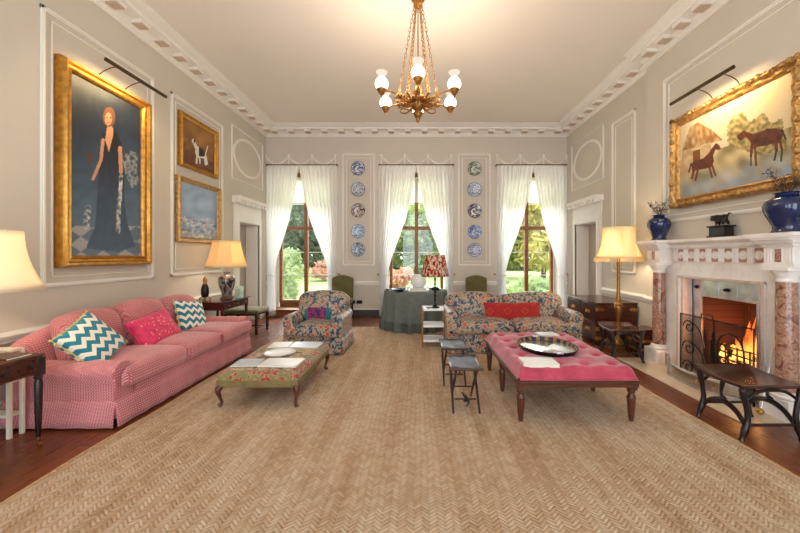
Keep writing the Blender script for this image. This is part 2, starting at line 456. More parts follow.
    tp = n.node('BsdfTransparent').outputs[0]
    ms = n.node('MixShader'); ms.inputs[0].default_value = .4
    n.t.links.new(e, ms.inputs[1]); n.t.links.new(tp, ms.inputs[2]); m['etched'] = n.done(ms.outputs[0])
    # fire
    n = NT('flame'); co = n.co(); x, y, z = n.xyz(co)
    a = n.noise(n.co((1, 1, .5)), 14, 3).outputs[0]
    f = n.math('ADD', n.math('MULTIPLY', z, 2.6), n.math('MULTIPLY', a, .35))
    col = n.ramp(f, [(.1, (1, .72, .22, 1)), (.45, (1, .42, .07, 1)), (.85, (.9, .16, .02, 1))])
    e = n.node('Emission', Color=col, Strength=3.2).outputs[0]; tp = n.node('BsdfTransparent').outputs[0]
    ms = n.node('MixShader'); n.put(ms.inputs[0], n.ramp(f, [(.15, (.25,)*3), (.9, (.85,)*3)]))
    n.t.links.new(e, ms.inputs[1]); n.t.links.new(tp, ms.inputs[2]); m['flame'] = n.done(ms.outputs[0])
    n = NT('glowing_coal'); co = n.co()
    a = n.noise(co, 22, 4).outputs[0]
    k = n.ramp(a, [(.38, (0, 0, 0)), (.62, (1, 1, 1))])
    e = n.node('Emission', Color=(1, .38, .08, 1), Strength=4.0).outputs[0]; d = n.bsdf(c(40, 30, 28), .9)
    ms = n.node('MixShader'); n.put(ms.inputs[0], k)
    n.t.links.new(d, ms.inputs[1]); n.t.links.new(e, ms.inputs[2]); m['coal'] = n.done(ms.outputs[0])
    n = NT('fire_brick'); co = n.co(kind='Object')
    b = n.node('TexBrick', Vector=n.co((1, 1, 1), (0, R(90), 0)), Color1=c(92, 46, 34), Color2=c(70, 36, 28), Mortar=c(34, 24, 22), Scale=6.0)
    m['brick'] = n.done(n.bsdf(b.outputs[0], .9))
    # pierced wire mesh
    n = NT('fine_wire_mesh'); co = n.co(); x, y, z = n.xyz(co)
    g1 = n.math('LESS_THAN', n.math('FRACT', n.math('DIVIDE', n.math('ADD', y, 5), .008)), .2)
    g2 = n.math('LESS_THAN', n.math('FRACT', n.math('DIVIDE', n.math('ADD', z, 5), .008)), .2)
    k = n.math('MAXIMUM', g1, g2)
    tp = n.node('BsdfTransparent').outputs[0]; d = n.bsdf(c(60, 60, 64), .4, .8)
    ms = n.node('MixShader'); n.put(ms.inputs[0], k)
    n.t.links.new(tp, ms.inputs[1]); n.t.links.new(d, ms.inputs[2]); m['mesh'] = n.done(ms.outputs[0])
    # vertex painted canvas
    n = NT('oil_on_canvas')
    at = n.node('Attribute'); at.attribute_name = 'paint'
    co = n.co(); bz = n.noise(co, 45, 4).outputs[0]
    col = n.mix(.2, at.outputs['Color'], n.mix(bz, (.0, .0, .0, 1), at.outputs['Color']))
    m['canvas'] = n.done(n.bsdf(col, .45, 0, n.bump(bz, .25, .003), Coat_Weight=.1, Coat_Roughness=.3))
    # outdoors
    n = NT('lawn_grass'); co = n.co(); a = n.noise(co, .35, 5).outputs[0]; b = n.noise(co, 12, 4).outputs[0]
    m['grass'] = n.done(n.bsdf(n.mix(b, n.ramp(a, [(.3, c(150, 174, 100)), (.7, c(184, 202, 130))]), c(144, 168, 96)), .9))
    for nm, a_, b_ in (('fol_dark', (84, 100, 84), (132, 146, 122)), ('fol_green', (104, 128, 76), (168, 182, 112)), ('fol_yellow', (178, 170, 96), (220, 208, 132)), ('fol_red', (188, 132, 108), (214, 170, 146)), ('fol_lime', (132, 156, 104), (182, 196, 144))):
        n = NT(nm); co = n.co(); a = n.noise(co, 2.5, 4).outputs[0]
        col = n.ramp(a, [(.35, c(*a_)), (.65, c(*b_))])
        d = n.node('BsdfDiffuse', Color=col).outputs[0]; tr = n.node('BsdfTranslucent', Color=col).outputs[0]
        ms = n.node('MixShader'); ms.inputs[0].default_value = .4
        n.t.links.new(d, ms.inputs[1]); n.t.links.new(tr, ms.inputs[2]); m[nm] = n.done(ms.outputs[0])
    m['bark'] = plain('bark', c(84, 70, 58), .9, var=.3, scale=8)
    m['gravel'] = plain('terrace_gravel', c(190, 180, 164), .9, var=.15, scale=30)
mk()
# ================================================================== ROOM
XL, XR, YB, ZC, YF = -3.74, 3.66, 8.36, 4.62, -1.4
XB = 3.56                      # chimney breast face
BY0, BY1 = 2.55, 5.30
WC = [(-2.89), (-.04), (2.80)] # window centres
WH = .72                       # half width of the window openings

b = MB(); b.box(XL-.5, XR+.6, YF, YB+.6, -.12, 0); struct(b, 'floor', m['floor'])
b = MB(); b.box(XL-.5, XR+.6, YF, YB+.6, ZC, ZC+.12); struct(b, 'ceiling', m['ceil'])
# back wall with three window openings
b = MB(); y0, y1 = YB, YB+.55
xs = [XL-.5]
for cx in WC: xs += [cx-WH, cx+WH]
xs.append(XR+.5)
for i in range(0, len(xs), 2): b.box(xs[i], xs[i+1], y0, y1, 0, ZC)
for cx in WC:
    b.box(cx-WH, cx+WH, y0, y1, 3.62, ZC); b.box(cx-WH, cx+WH, y0, y1, 0, .10)
struct(b, 'wall_back', m['wall'])
def side_wall(name, xi, xo, dy0, dy1, dz, extra=()):
    b = MB()
    b.box(xi, xo, YF, dy0, 0, ZC) if not extra else None
    if extra:
        e0, e1, ez = extra
        b.box(xi, xo, YF, e0, 0, ZC); b.box(xi, xo, e0, e1, ez, ZC); b.box(xi, xo, e1, dy0, 0, ZC)
    b.box(xi, xo, dy0, dy1, dz, ZC); b.box(xi, xo, dy1, YB, 0, ZC)
    struct(b, name, m['wall'])
side_wall('wall_left', XL, XL-.5, 7.03, 7.92, 2.19)
side_wall('wall_right', XR, XR+.5, 6.90, 7.83, 2.19, (3.48, 4.44, 1.19))
FO0, FO1, FOZ = 3.42, 4.50, 1.19
b = MB(); b.box(XB, XR, BY0, FO0, 0, ZC); b.box(XB, XR, FO0, FO1, FOZ, ZC); b.box(XB, XR, FO1, BY1, 0, ZC)
struct(b, 'wall_chimney_breast', m['wall'])
# unseen wall behind the camera; three tall openings added to let in light
b = MB(); xs = [XL-.5, -3.2, -1.5, -.85, .85, 1.5, 3.2, XR+.5]
for i in range(0, 8, 2): b.box(xs[i], xs[i+1], YF-.3, YF, 0, ZC)
for i in range(1, 7, 2): b.box(xs[i], xs[i+1], YF-.3, YF, 3.9, ZC)
struct(b, 'wall_front', m['wall'])
# doors set back in deep reveals
def door(name, side, xi, y0, y1, zt):
    s = side
    b = MB(); xf = xi+s*.27
    b.box(xf, xf+s*.045, y0, y1, 0, zt)
    W = y1-y0
    d = tag(b.build(name, m['doorp'], bevel=.003), kind='structure')
    b = MB()
    for (a0, a1) in ((.10, .46), (.54, .90)):
        for (c0, c1) in ((.08, .30), (.36, .70), (.76, .94)):
            ya, yb = y0+a0*W, y0+a1*W; za, zb = c0*zt, c1*zt
            for q in ((ya, yb, za, za+.015), (ya, yb, zb-.015, zb), (ya, ya+.015, za, zb), (yb-.015, yb, za, zb)):
                b.box(xf-s*.008, xf, *q)
    b.build('door_panel_moulding', m['doorp'], d)
    b = MB(); yh = y0+.10
    b.lathe([(.024, 0), (.026, .01), (.010, .015), (.010, .045), (.026, .055), (.03, .07), (.02, .085)], xf-s*.0, yh, 1.03, 12, axis='x') if s < 0 else b.lathe([(.024, 0), (.026, -.01), (.010, -.015), (.010, -.045), (.026, -.055), (.03, -.07), (.02, -.085)], xf, yh, 1.03, 12, axis='x')
    b.box(xf-s*.006, xf, yh-.03, yh+.03, .93, 1.12)
    h = b.build('door_handle', m['antbrass'], d)
    return d
door('door_1', -1, XL, 7.03, 7.92, 2.19)
door('door_2', 1, XR, 6.90, 7.83, 2.19)

def casing(name, s, xi, y0, y1, zt):
    """moulded architrave + frieze + dentilled cornice shelf over a side door; s=+1 projects to +x"""
    b = MB()
    for k, (w, t) in enumerate(((.15, .03), (.11, .045), (.045, .055))):
        off = 0
        b.box(xi, xi+s*t, y0-w, y0, .0, zt); b.box(xi, xi+s*t, y1, y1+w, 0, zt); b.box(xi, xi+s*t, y0-w, y1+w, zt, zt+w)
    b.box(xi+s*.02, xi-s*.265, y0, y0+.012, 0, zt); b.box(xi+s*.02, xi-s*.265, y1-.012, y1, 0, zt); b.box(xi+s*.02, xi-s*.265, y0+.012, y1-.012, zt-.012, zt)
    b.box(xi, xi+s*.06, y0-.17, y0-.0, 0, .2); b.box(xi, xi+s*.06, y1, y1+.17, 0, .2)
    b.box(xi, xi+s*.02, y0-.15, y1+.15, zt+.15, zt+.38)
    z = zt+.38
    b.prism([(xi, z), (xi+s*.05, z), (xi+s*.07, z+.03), (xi+s*.07, z+.065), (xi+s*.15, z+.07), (xi+s*.155, z+.10), (xi+s*.18, z+.13), (xi, z+.13)], y0-.20, y1+.20, 'y')
    b.T = Matrix.Identity(4)
    n = 9
    for i in range(n):
        yy = lerp(y0-.18, y1+.10, i/(n-1)); b.box(xi+s*.06, xi+s*.14, yy, yy+.075, z-.005, z+.068)
    struct(b, name, m['trim'], bevel=.003)
casing('trim_1', 1, XL, 7.03, 7.92, 2.19)
casing('trim_2', -1, XR, 6.90, 7.83, 2.19)

# cornice with modillions
tn = [3]
def trim(b, mats=None, **kw):
    o = struct(b, 'trim_%d' % tn[0], mats or m['trim'], **kw); tn[0] += 1; return o
prof = [(0, 4.40), (.025, 4.40), (.03, 4.43), (.055, 4.45), (.06, 4.475), (.09, 4.49), (.09, 4.505), (.25, 4.515), (.255, 4.555), (.29, 4.56), (.33, 4.59), (.37, 4.60), (.37, ZC), (0, ZC)]
def mod(b, fn, spacing_n, a0, a1):
    pass
def cornice(kind, x, a0, a1, n):
    b = MB()
    if kind == 'x':   # along x on back wall
        b.prism([(x-p, z) for p, z in prof], a0, a1, 'x')
    else:
        s = 1 if kind == 'L' else -1
        P = [(x+s*p, z) for p, z in prof]
        b.prism(P, a0, a1, 'y')
    for i in range(n):
        a = lerp(a0+.28, a1-.28, i/(n-1)) if n > 1 else (a0+a1)/2
        w = .072
        def bx(p0, p1, q0, q1, z0, z1):
            if kind == 'x': b.box(q0, q1, x-p1, x-p0, z0, z1)
            else: b.box(x+s*p0, x+s*p1, q0, q1, z0, z1)
        bx(.07, .225, a-w, a+w, 4.468, 4.512)
        b.mi = 1  # underside slab takes the tan, darker than the trim
        bx(.085, .215, a-w*.85, a+w*.85, 4.452, 4.470)
        b.mi = 0
    return trim(b, [m['trim'], m['block']], bevel=.004)
cornice('L', XL, YF, YB, 26)
cornice('R', XR, BY1, YB, 8)
cornice('R', XB, BY0, BY1, 8)
cornice('R', XR, YF, BY0, 11)
cornice('x', YB, XL, XR, 18)

def frame_box(b, W, t, a0, a1, z0, z1, w):
    """W(a,z,d)->coords mapping a panel frame; built of four strips each with a raised inner bead"""
    pass
def panel(side, a0, a1, z0, z1, w=.045, inset=.10):
    b = MB()
    def bx(aa, ab, za, zb, d):
        if side == 'L': b.box(XL, XL+d, aa, ab, za, zb)
        elif side == 'R': b.box(XR-d, XR, aa, ab, za, zb)
        elif side == 'C': b.box(XB-d, XB, aa, ab, za, zb)
        else: b.box(aa, ab, YB-d, YB, za, zb)
    def ring(o, ww, d):
        bx(a0+o, a1-o, z0+o, z0+o+ww, d); bx(a0+o, a1-o, z1-o-ww, z1-o, d)
        bx(a0+o, a0+o+ww, z0+o, z1-o, d); bx(a1-o-ww, a1-o, z0+o, z1-o, d)
    ring(0, w, .018); ring(w*.3, w*.4, .03); 
    if inset: ring(inset, .014, .012)
    return trim(b, bevel=.003)
panel('L', 3.36, 4.80, 1.17, 3.99)
panel('L', 5.13, 6.50, 1.17, 3.97)
panel('L', -.6, 2.9, 1.17, 3.99)
panel('R', 5.70, 6.40, 1.17, 3.97)
panel('C', 2.98, 4.92, 1.95, 4.02)
panel('B', -1.86, -1.06, 1.23, 3.99, .04, .10)
panel('B', .985, 1.785, 1.23, 3.99, .04, .10)
panel('L', 6.80, 8.16, 3.05, 4.13, .02, 0)
panel('R', 6.68, 8.06, 3.0, 4.09, .02, 0)
def roundel(side, cy, cz, ry, rz):
    b = MB(); x = XL if side == 'L' else XR; s = 1 if side == 'L' else -1
    n = 56
    for (q, d, t) in ((1.0, .0, .022), (.93, .0, .008)):
        b.tube([(x+s*.006, cy+ry*q*math.cos(2*PI*i/n), cz+rz*q*math.sin(2*PI*i/n)) for i in range(n)], t, 8, closed=True)
    trim(b)
roundel('L', 7.48, 3.60, .60, .39)
roundel('R', 7.36, 3.54, .60, .39)
# chair rails
def rail(side, a0, a1, dz=0):
    b = MB()
    for (d, z0, z1) in ((.022, .76, .86), (.04, .80, .845), (.05, .82, .835)):
        z0 += dz; z1 += dz
        if side == 'L': b.box(XL, XL+d, a0, a1, z0, z1)
        elif side == 'R': b.box(XR-d, XR, a0, a1, z0, z1)
        elif side == 'C': b.box(XB-d, XB, a0, a1, z0, z1)
        else: b.box(a0, a1, YB-d, YB, z0, z1)
    trim(b, bevel=.002)
rail('L', YF, 6.86, -.06); rail('R', BY1, 6.73); rail('C', 4.99, BY1); rail('C', BY0, 2.93); rail('R', YF, BY0)
for a0, a1 in ((XL, WC[0]-WH), (WC[0]+WH, WC[1]-WH), (WC[1]+WH, WC[2]-WH), (WC[2]+WH, XR)): rail('B', a0, a1)
# baseboards
def base(name, side, segs):
    b = MB()
    for a0, a1 in segs:
        for (d, z0, z1, mi) in ((.02, 0, .155, 0), (.028, .155, .19, 1)):
            b.mi = mi if side == 'B' else 1
            if side == 'L': b.box(XL, XL+d, a0, a1, z0, z1)
            elif side == 'R': b.box(XR-d, XR, a0, a1, z0, z1)
            elif side == 'C': b.box(XB-d, XB, a0, a1, z0, z1)
            else: b.box(a0, a1, YB-d, YB, z0, z1)
    struct(b, name, [m['skirt'], m['trim']], bevel=.002)
base('baseboard_left', 'L', [(YF, 6.85), (8.09, YB)])
base('baseboard_right', 'R', [(BY1, 6.72), (8.01, YB), (YF, BY0)])
base('baseboard_chimney', 'C', [(4.99, BY1), (BY0, 2.93)])
base('baseboard_back', 'B', [(XL, WC[0]-WH), (WC[0]+WH, WC[1]-WH), (WC[1]+WH, WC[2]-WH), (WC[2]+WH, XR)])
# plaster swags above the windows
for cx in WC:
    b = MB(); hw = .86; n = 3; z = 3.93
    for i in range(n):
        xa, xb = cx-hw+2*hw*i/n, cx-hw+2*hw*(i+1)/n
        pts = [(lerp(xa, xb, t/12), YB-.008, z-.20*math.sin(PI*t/12)**.8) for t in range(13)]
        b.tube(pts, [.010, .024, .010], 6)
        b.tube([(p[0], p[1], p[2]+.03) for p in pts[2:-2]], .004, 4)
    for i in range(n+1):
        xa = cx-hw+2*hw*i/n
        b.tube([(xa, YB-.008, z+.02), (xa, YB-.008, z-.24)], [.014, .008], 6)
        b.lathe([(.0, -.01), (.03, -.008), (.03, -.0)], xa, YB, z+.02, 10, axis='y')
    trim(b)

# ------------------------------------------------------------------ windows
for wi, cx in enumerate(WC):
    YW = YB+.46
    b = MB(); z0, z1 = .27, 3.52
    fw = .07
    def ring(bm, xa, xb, za, zb, w, ya, yb):
        bm.box(xa, xa+w, ya, yb, za, zb); bm.box(xb-w, xb, ya, yb, za, zb); bm.box(xa+w, xb-w, ya, yb, za, za+w); bm.box(xa+w, xb-w, ya, yb, zb-w, zb)
    ring(b, cx-.69, cx+.69, z0, z1, fw, YW-.05, YW+.05)
    b.box(cx-.69, cx+.69, YW-.02, YW+.05, z1, 3.62)
    b.box(cx-.69, cx+.69, YW-.02, YW+.05, .10, z0)
    b.box(cx-.045, cx+.045, YW-.06, YW+.04, z0+fw, z1-fw)
    b.box(cx-.62, cx-.045, YW-.05, YW+.04, 2.15, 2.24); b.box(cx+.045, cx+.62, YW-.05, YW+.04, 2.15, 2.24)
    w = struct(b, 'window_%d' % (wi+1), m['winwood'], bevel=.006)
    b = MB()
    for zz in (.98, 1.57, 2.82):
        b.box(cx-.62, cx+.62, YW-.012, YW+.012, zz-.011, zz+.011)
    b.build('glazing_bar', m['white'], w)
    b = MB(); b.box(cx-.62, cx+.62, YW-.003, YW+.003, z0+fw, z1-fw)
    b.build('window_pane', m['glass'], w)
    b = MB(); b.box(cx-.66, cx+.66, YW-.075, YW-.071, 2.84, 3.50)
    b.build('roller_blind', m['blind'], w)
    b = MB(); b.box(cx-WH, cx+WH, YB-.10, YW-.05, .10, .165); b.box(cx-WH-.02, cx+WH+.02, YB-.12, YB+.02, .145, .175)
    b.box(cx-WH, cx+WH, YB-.10, YB+.0, 0, .13)
    b.build('window_sill', m['winwood'], w, bevel=.008)

# ------------------------------------------------------------------ curtains
def curtain(cx, s, hw, which, open_bias=0):
    """one sheer panel: s=-1 left, +1 right; held back by a tie"""
    Z0, ZT, ZB = 3.66, 1.03, .02
    key = [(3.66, .0), (3.40, .035), (2.9, .12), (2.45, .22), (2.05, .345), (1.7, .47), (1.4, .575), (1.15, .635), (1.03, .65), (.85, .635), (.5, .625), (.02, .60)]
    def inner(z):
        for (za, a), (zb, bb) in zip(key, key[1:]):
            if z <= za and z >= zb:
                t = (za-z)/(za-zb); t = t*t*(3-2*t)*.35+t*.65
                return lerp(a, bb, t)
        return key[-1][1]
    k = hw/.86
    def fn(u, v):
        z = lerp(Z0, ZB, v)
        xi = inner(z)*k+open_bias*min(1, (Z0-z)/2.0); xo = hw-(.03 if z > ZT else .03)*math.exp(-((z-ZT)/.5)**2)
        x = lerp(xo, xi, u)
        width = max(.12, xo-xi)
        amp = .026+.016*(1-min(1, width/.8))
        ph = 2*PI*u*9+which*1.7
        y = YB-.125+amp*math.sin(ph)+.006*math.sin(ph*.37+z*.6)
        y -= .05*math.exp(-((z-ZT)/.25)**2)*(1-u)*.4
        sag = 0
        if z < ZT: sag = .03*math.sin(ph*.5)*(ZT-z)*.4
        return (cx+s*x+sag*.4, y+sag, z)
    b = MB(); b.grid(fn, 110, 44)
    return b
side = [('left', 'right')]
wn_ = ['left-hand window near the corner', 'middle window behind the skirted table', 'right-hand window behind the floral sofa']
wn_ = ['left window, beside the armchair', 'middle window, behind the skirted table', 'right window, behind the floral sofa']
hws = [(.83, .92), (.90, .91), (.86, .82)]
for i, cx in enumerate(WC):
    # rod
    xa, xb = ((-3.68, -1.96), (-.95, .87), (1.90, 3.61))[i]
    r = thing('curtain_rod', 'thin brown metal curtain rod over the '+wn_[i], 'curtain rod', (0, 0, 0), group='curtain rods over the windows')
    b = MB(); b.tube([(xa, YB-.13, 3.69), (xb, YB-.13, 3.69)], .011, 8); b.build('pole', m['terra'], r)
    for xx in (xa+.01, xb-.01):
        b = MB(); b.sphere(xx, YB-.13, 3.69, .02, 8); b.build('finial', m['terra'], r)
        b = MB(); b.box(xx-.012, xx+.012, YB-.13, YB, 3.68, 3.70); b.build('bracket', m['terra'], r)
    for s in (-1, 1):
        wdt = (cx-xa) if s < 0 else (xb-cx)
        t = thing('sheer_curtain', 'white sheer curtain, %s half of the %s' % ('left' if s < 0 else 'right', wn_[i]), 'curtain', (0, 0, 0), group='white sheer window curtains')
        curtain(cx, s, wdt, i*2+(s > 0)).build('voile_panel', m['sheer'], t, ang=180)
        b = MB(); xt = cx+s*(wdt-.115)
        b.tube([(xt+.085*math.cos(a*PI/8)*1.15, YB-.15+.07*math.sin(a*PI/8), 1.03+.02*math.cos(a*PI/8)*s) for a in range(16)], .011, 6, closed=True)
        b.build('tieback', m['white'], t)
        b = MB(); b.lathe([(.02, 0), (.012, -.02), (.01, -.07), (.022, -.09), (.012, -.105)], xt+s*.14 if abs(xt+s*.14) < 3.64 else xt, YB, 1.03, 10, axis='y'); b.build('tieback_hook', m['antbrass'], t)

# ------------------------------------------------------------------ outdoors
b = MB(); b.grid(lambda u, v: (lerp(-90, 90, u), lerp(YB+3, 120, v), -.45+.25*math.sin(u*9)*v), 40, 30); tag(b.build('lawn', m['grass'], ang=180), kind='structure')
b = MB(); b.box(-12, 12, YB+.62, YB+3.2, -.55, -.38); tag(b.build('terrace', m['gravel']), kind='structure')
def leafmesh(b, blobs, n, size, rnd):
    tot = sum(r[0]*r[1]*r[2] for _, r in blobs)**1.0
    for ctr, rad in blobs:
        k = int(n*(rad[0]*rad[1]*rad[2])/tot)
        for _ in range(k):
            d = Vector((rnd.gauss(0, 1), rnd.gauss(0, 1), rnd.gauss(0, 1))).normalized()
            rr = rnd.uniform(.55, 1.0)
            p = Vector(ctr)+Vector((d.x*rad[0], d.y*rad[1], d.z*rad[2]))*rr
            u = Vector((rnd.gauss(0, 1), rnd.gauss(0, 1), rnd.gauss(0, 1))).normalized(); w = u.orthogonal().normalized()
            s_ = size*rnd.uniform(.6, 1.3)
            q = [b.v(p+u*s_), b.v(p+w*s_*.5), b.v(p-u*s_), b.v(p-w*s_*.5)]; b.f(q)
def tree(name, label, cat, x, y, h, w, mat_, seed, n=2600, size=.28, trunk=True, group=None, low=.25):
    rnd = random.Random(seed)
    t = thing(name, label, cat, (x, y, -.4), group=group)
    bl = []
    for i in range(9):
        a = rnd.uniform(0, 2*PI); q = rnd.uniform(0, .55)
        zz = rnd.uniform(low+.12, .85)
        r = w*rnd.uniform(.28, .42)*(1-.45*abs(zz-.5))
        bl.append(((w*.5*q*math.cos(a)*1.3, w*.5*q*math.sin(a)*1.3, h*zz), (r, r, min(r, h*.18))))
    b = MB(); leafmesh(b, bl, n, size, rnd); 
    b.build('foliage', mat_, t, smooth=False)
    if trunk:
        b = MB(); b.tube([(0, 0, 0), (.05*w, 0, h*.3), (0, .02*w, h*.62)], [.035*w, .022*w, .01*w], 8); b.build('trunk', m['bark'], t)
    return t
G = 'garden trees beyond the windows'
tree('conifer_tree', 'tall dark grey-green tree outside the left window, left of its bar', 'tree', -11.5, 34, 11, 8, m['fol_dark'], 1, 4200, .4, group=G, low=.05)
tree('conifer_tree', 'dark green tree outside the left window, right of its bar', 'tree', -7.6, 30, 9.5, 6, m['fol_dark'], 2, 3800, .36, group=G, low=.05)
tree('dark_tree', 'tall dark tree far left beyond the left window', 'tree', -18, 38, 12, 8, m['fol_dark'], 12, 3000, .4, group=G, low=.05)
tree('garden_tree', 'broad green tree outside the middle window', 'tree', .6, 33, 7.6, 8.5, m['fol_green'], 3, 4600, .34, group=G, low=.05)
tree('garden_tree', 'green tree outside the middle window, left of the mullion', 'tree', -4.4, 36, 6.2, 6, m['fol_green'], 4, 3200, .34, group=G, low=.05)
tree('autumn_tree', 'yellow-leaved autumn tree outside the right window', 'tree', 10.3, 28, 9.2, 6.5, m['fol_yellow'], 5, 4600, .3, group=G, low=.12)
tree('garden_tree', 'green tree outside the right window, left of the mullion', 'tree', 7.0, 31, 5.6, 5.5, m['fol_green'], 6, 3400, .3, group=G, low=.03)
tree('garden_tree', 'green bushy tree outside the right edge of the right window', 'tree', 14.6, 30, 6.5, 7, m['fol_green'], 7, 3400, .3, group=G, low=.03)
tree('red_azalea_bush', 'pink azalea bush on the lawn outside the left window', 'bush', -7.3, 25.5, 1.5, 2.6, m['fol_red'], 8, 1500, .12, trunk=False, low=.0)
tree('red_azalea_bush', 'pink azalea bush behind the white jug outside the middle window', 'bush', -.95, 18.5, 1.35, 1.6, m['fol_red'], 9, 1600, .12, trunk=False, low=.0)
tree('flowering_shrub', 'leafy green shrub close outside the left window, left half', 'shrub', -4.35, 11.6, 2.3, 1.15, m['fol_lime'], 10, 1400, .09, trunk=False, low=.0)
tree('low_shrub', 'low lime green shrub outside the right window bottom', 'shrub', 4.9, 13.5, 1.15, 2.0, m['fol_lime'], 11, 1300, .1, trunk=False, low=.0)
tree('low_shrub', 'low green shrub on the lawn beside the right window mullion', 'shrub', 3.6, 16, .9, 1.6, m['fol_green'], 13, 900, .1, trunk=False, low=.0)
rnd = random.Random(5)
b = MB(); leafmesh(b, [((x_, 44+rnd.uniform(-2, 2), rnd.uniform(1, 2.6)), (3.4, 2.2, 2.8)) for x_ in range(-34, 36, 4)], 16000, .42, rnd)
h = b.build('woodland_hedge', m['fol_dark'], smooth=False); tag(h, 'continuous dark belt of woodland closing the far side of the lawn', 'hedge', kind='stuff')
# ================================================================== RUG
b = MB(); b.grid(lambda u, v: (lerp(-2.50+.012*math.sin(v*31), 2.53+.012*math.sin(v*23), u), lerp(.2, 7.05, v), .014), 6, 160)
b2 = MB()
rug = thing('jute_rug', 'large braided jute rug covering most of the wooden floor', 'rug', (0, 0, 0))
b.box(-2.5, 2.53, .2, 7.05, .001, .0135)
b.build('braided_field', m['jute'], rug)
for x_ in (-2.505, 2.535):
    b2 = MB(); b2.tube([(x_+.012*math.sin(v/160*(31 if x_ < 0 else 23)), lerp(.2, 7.05, v/160), .010) for v in range(161)], .011, 6)
    b2.build('bound_edge', m['jutebind'], rug)

# ================================================================== SOFAS
def rolled_arm(b, x0, x1, yf, yb, h, roll, outward):
    """arm between x0..x1 (inner..outer), rounded roll on top that leans outwards"""
    s = outward; xi, xo = x0, x1
    cx = (xi+xo)/2+s*.02; r = roll
    prof = [(xi, .12), (xi, h-r*1.1)]+[(cx-s*r*math.cos(R(a)), h-r+r*math.sin(R(a))) for a in range(0, 181, 15)]+[(cx+s*r*.8, h-r*1.6), (xo, h-r*2.3), (xo, .12)]
    b.prism(prof, yf, yb, 'y')
def skirt_panel(b, pts, z0, z1, flare=.02, n=10):
    """gathered skirt along a path of points with outward normals"""
    def fn(u, v):
        t = u*(len(pts)-1); i = min(int(t), len(pts)-2); f = t-i
        p = Vector(pts[i][:2]).lerp(Vector(pts[i+1][:2]), f); nn = Vector(pts[i][2:])
        off = flare*v+.006*math.sin(u*n*6.28)*v
        p = p+nn*off
        return (p.x, p.y, lerp(z1, z0, v))
    b.grid(fn, n*8, 4)
def sofa(name, label, cat, loc, rz, W, D, H, armH, armW, seatZ, nseat, mat_, loose, skirtZ=.0, group=None, tcush=True, backh=None, arch=.0, seatfront=.06, rake=.10, wide=False):
    t = thing(name, label, cat, loc, rz, group)
    yf, yb = -D/2, D/2
    f0 = yf+(seatfront if tcush else .0)
    # frame box under the seat
    b = MB(); b.rbox(0, (f0+yb)/2-.01, .5*(seatZ-.15)+.05, W-.04, yb-f0-.02, seatZ-.15-.02, .03, 8)
    b.build('seat_frame', mat_, t)
    # skirt
    b = MB(); hw = W/2
    zt = .235
    for (p, q, nn) in (((-hw, f0), (hw, f0), (0, -1)), ((hw, f0), (hw, yb), (1, 0)), ((hw, yb), (-hw, yb), (0, 1)), ((-hw, yb), (-hw, f0), (-1, 0))):
        L = math.hypot(q[0]-p[0], q[1]-p[1])
        skirt_panel(b, [(*p, *nn), (*q, *nn)], .018, zt, .025, max(3, int(L*5)))
    skt = b.build('skirt', mat_, t, solid=.008)
    b = MB()
    b.tube([(-hw, f0, zt), (hw, f0, zt), (hw, yb, zt), (-hw, yb, zt)], .007, 6, closed=True); b.build('skirt_piping', mat_, skt)
    for s in (-1, 1):
        b = MB(); rolled_arm(b, s*(hw-armW), s*hw, f0, yb-.06, armH, armW*.52, s)
        b.build('arm', mat_, t, bevel=.022)
    # back
    inw = W-2*armW
    def backfn(p):
        x, y, z = p
        k = (z/(H-seatZ+.2)+.5)
        y2 = y+rake*k
        e = abs(x)/(W/2-.02)
        z2 = z - (arch*(e**2.4))*max(0, k)
        return (x, y2, z2)
    hb = H-.14
    b = MB(); b.rbox(0, yb-.16, .12+hb/2, W-.06, .15, hb, .07, 14, fn=backfn); b.build('back_frame', mat_, t)
    cw = inw/nseat
    if loose:
        for i in range(nseat):
            x = -inw/2+cw*(i+.5)
            hc = (H+.02)-(seatZ-.03) - (arch*.75*(abs(x)/(W/2))**2.2)
            def bf(p, hc=hc, x=x):
                X, Y, Z = p; k = Z/hc+.5
                dome = .05*math.cos(X/cw*PI)*k+(-.0)
                q = max(0, min(1, (Z+(seatZ-.03)+hc/2-armH+.10)/.14))
                g = (W-.05)/inw if wide else 1.0
                X = X*lerp(1.0, g, q)+x*(lerp(1.0, g, q)-1)
                return (X, Y+(rake+.02)*k-.03*math.cos(X/cw*PI)*math.sin(k*PI), Z+dome)
            b = MB(); b.rbox(x, yb-.31, (seatZ-.03)+hc/2-.02, cw-.008, .20, hc, .085, 14, fn=bf)
            b.build('back_cushion', mat_, t)
    # seat cushions
    ys = yf if tcush else yf+.01
    for i in range(nseat):
        x = -inw/2+cw*(i+.5)
        x0 = -inw/2+cw*i; x1 = x0+cw
        if tcush and i == 0: fx0 = -hw+.015
        else: fx0 = x0
        if tcush and i == nseat-1: fx1 = hw-.015
        else: fx1 = x1
        L = yb-.28-ys
        def sf(p, x0=x0, x1=x1, fx0=fx0, fx1=fx1, L=L):
            X, Y, Z = p; k = max(0, min(1, ((-Y)-(L/2-seatfront-.015))/.03+.0))
            xx = X
            if X < 0: xx += (fx0-x0)*(-X/(cw/2))*k
            if X > 0: xx += (fx1-x1)*(X/(cw/2))*k
            return (xx, Y, Z)
        b = MB(); b.rbox(x, (ys+yb-.28)/2, seatZ-.085, cw-.006, L, .17, .06, 22, crown=.04, fn=sf)
        sc_ = b.build('seat_cushion', mat_, t)
        b = MB()
        pp = []
        for q in ((fx0+.004, ys+.02), (fx1-.004, ys+.02)):
            pp.append((q[0]+(.02 if q[0] == fx0+.004 else -.02), ys+.012, seatZ-.025))
        b.tube(pp, .006, 6); b.build('cushion_piping', mat_, sc_)
    return t
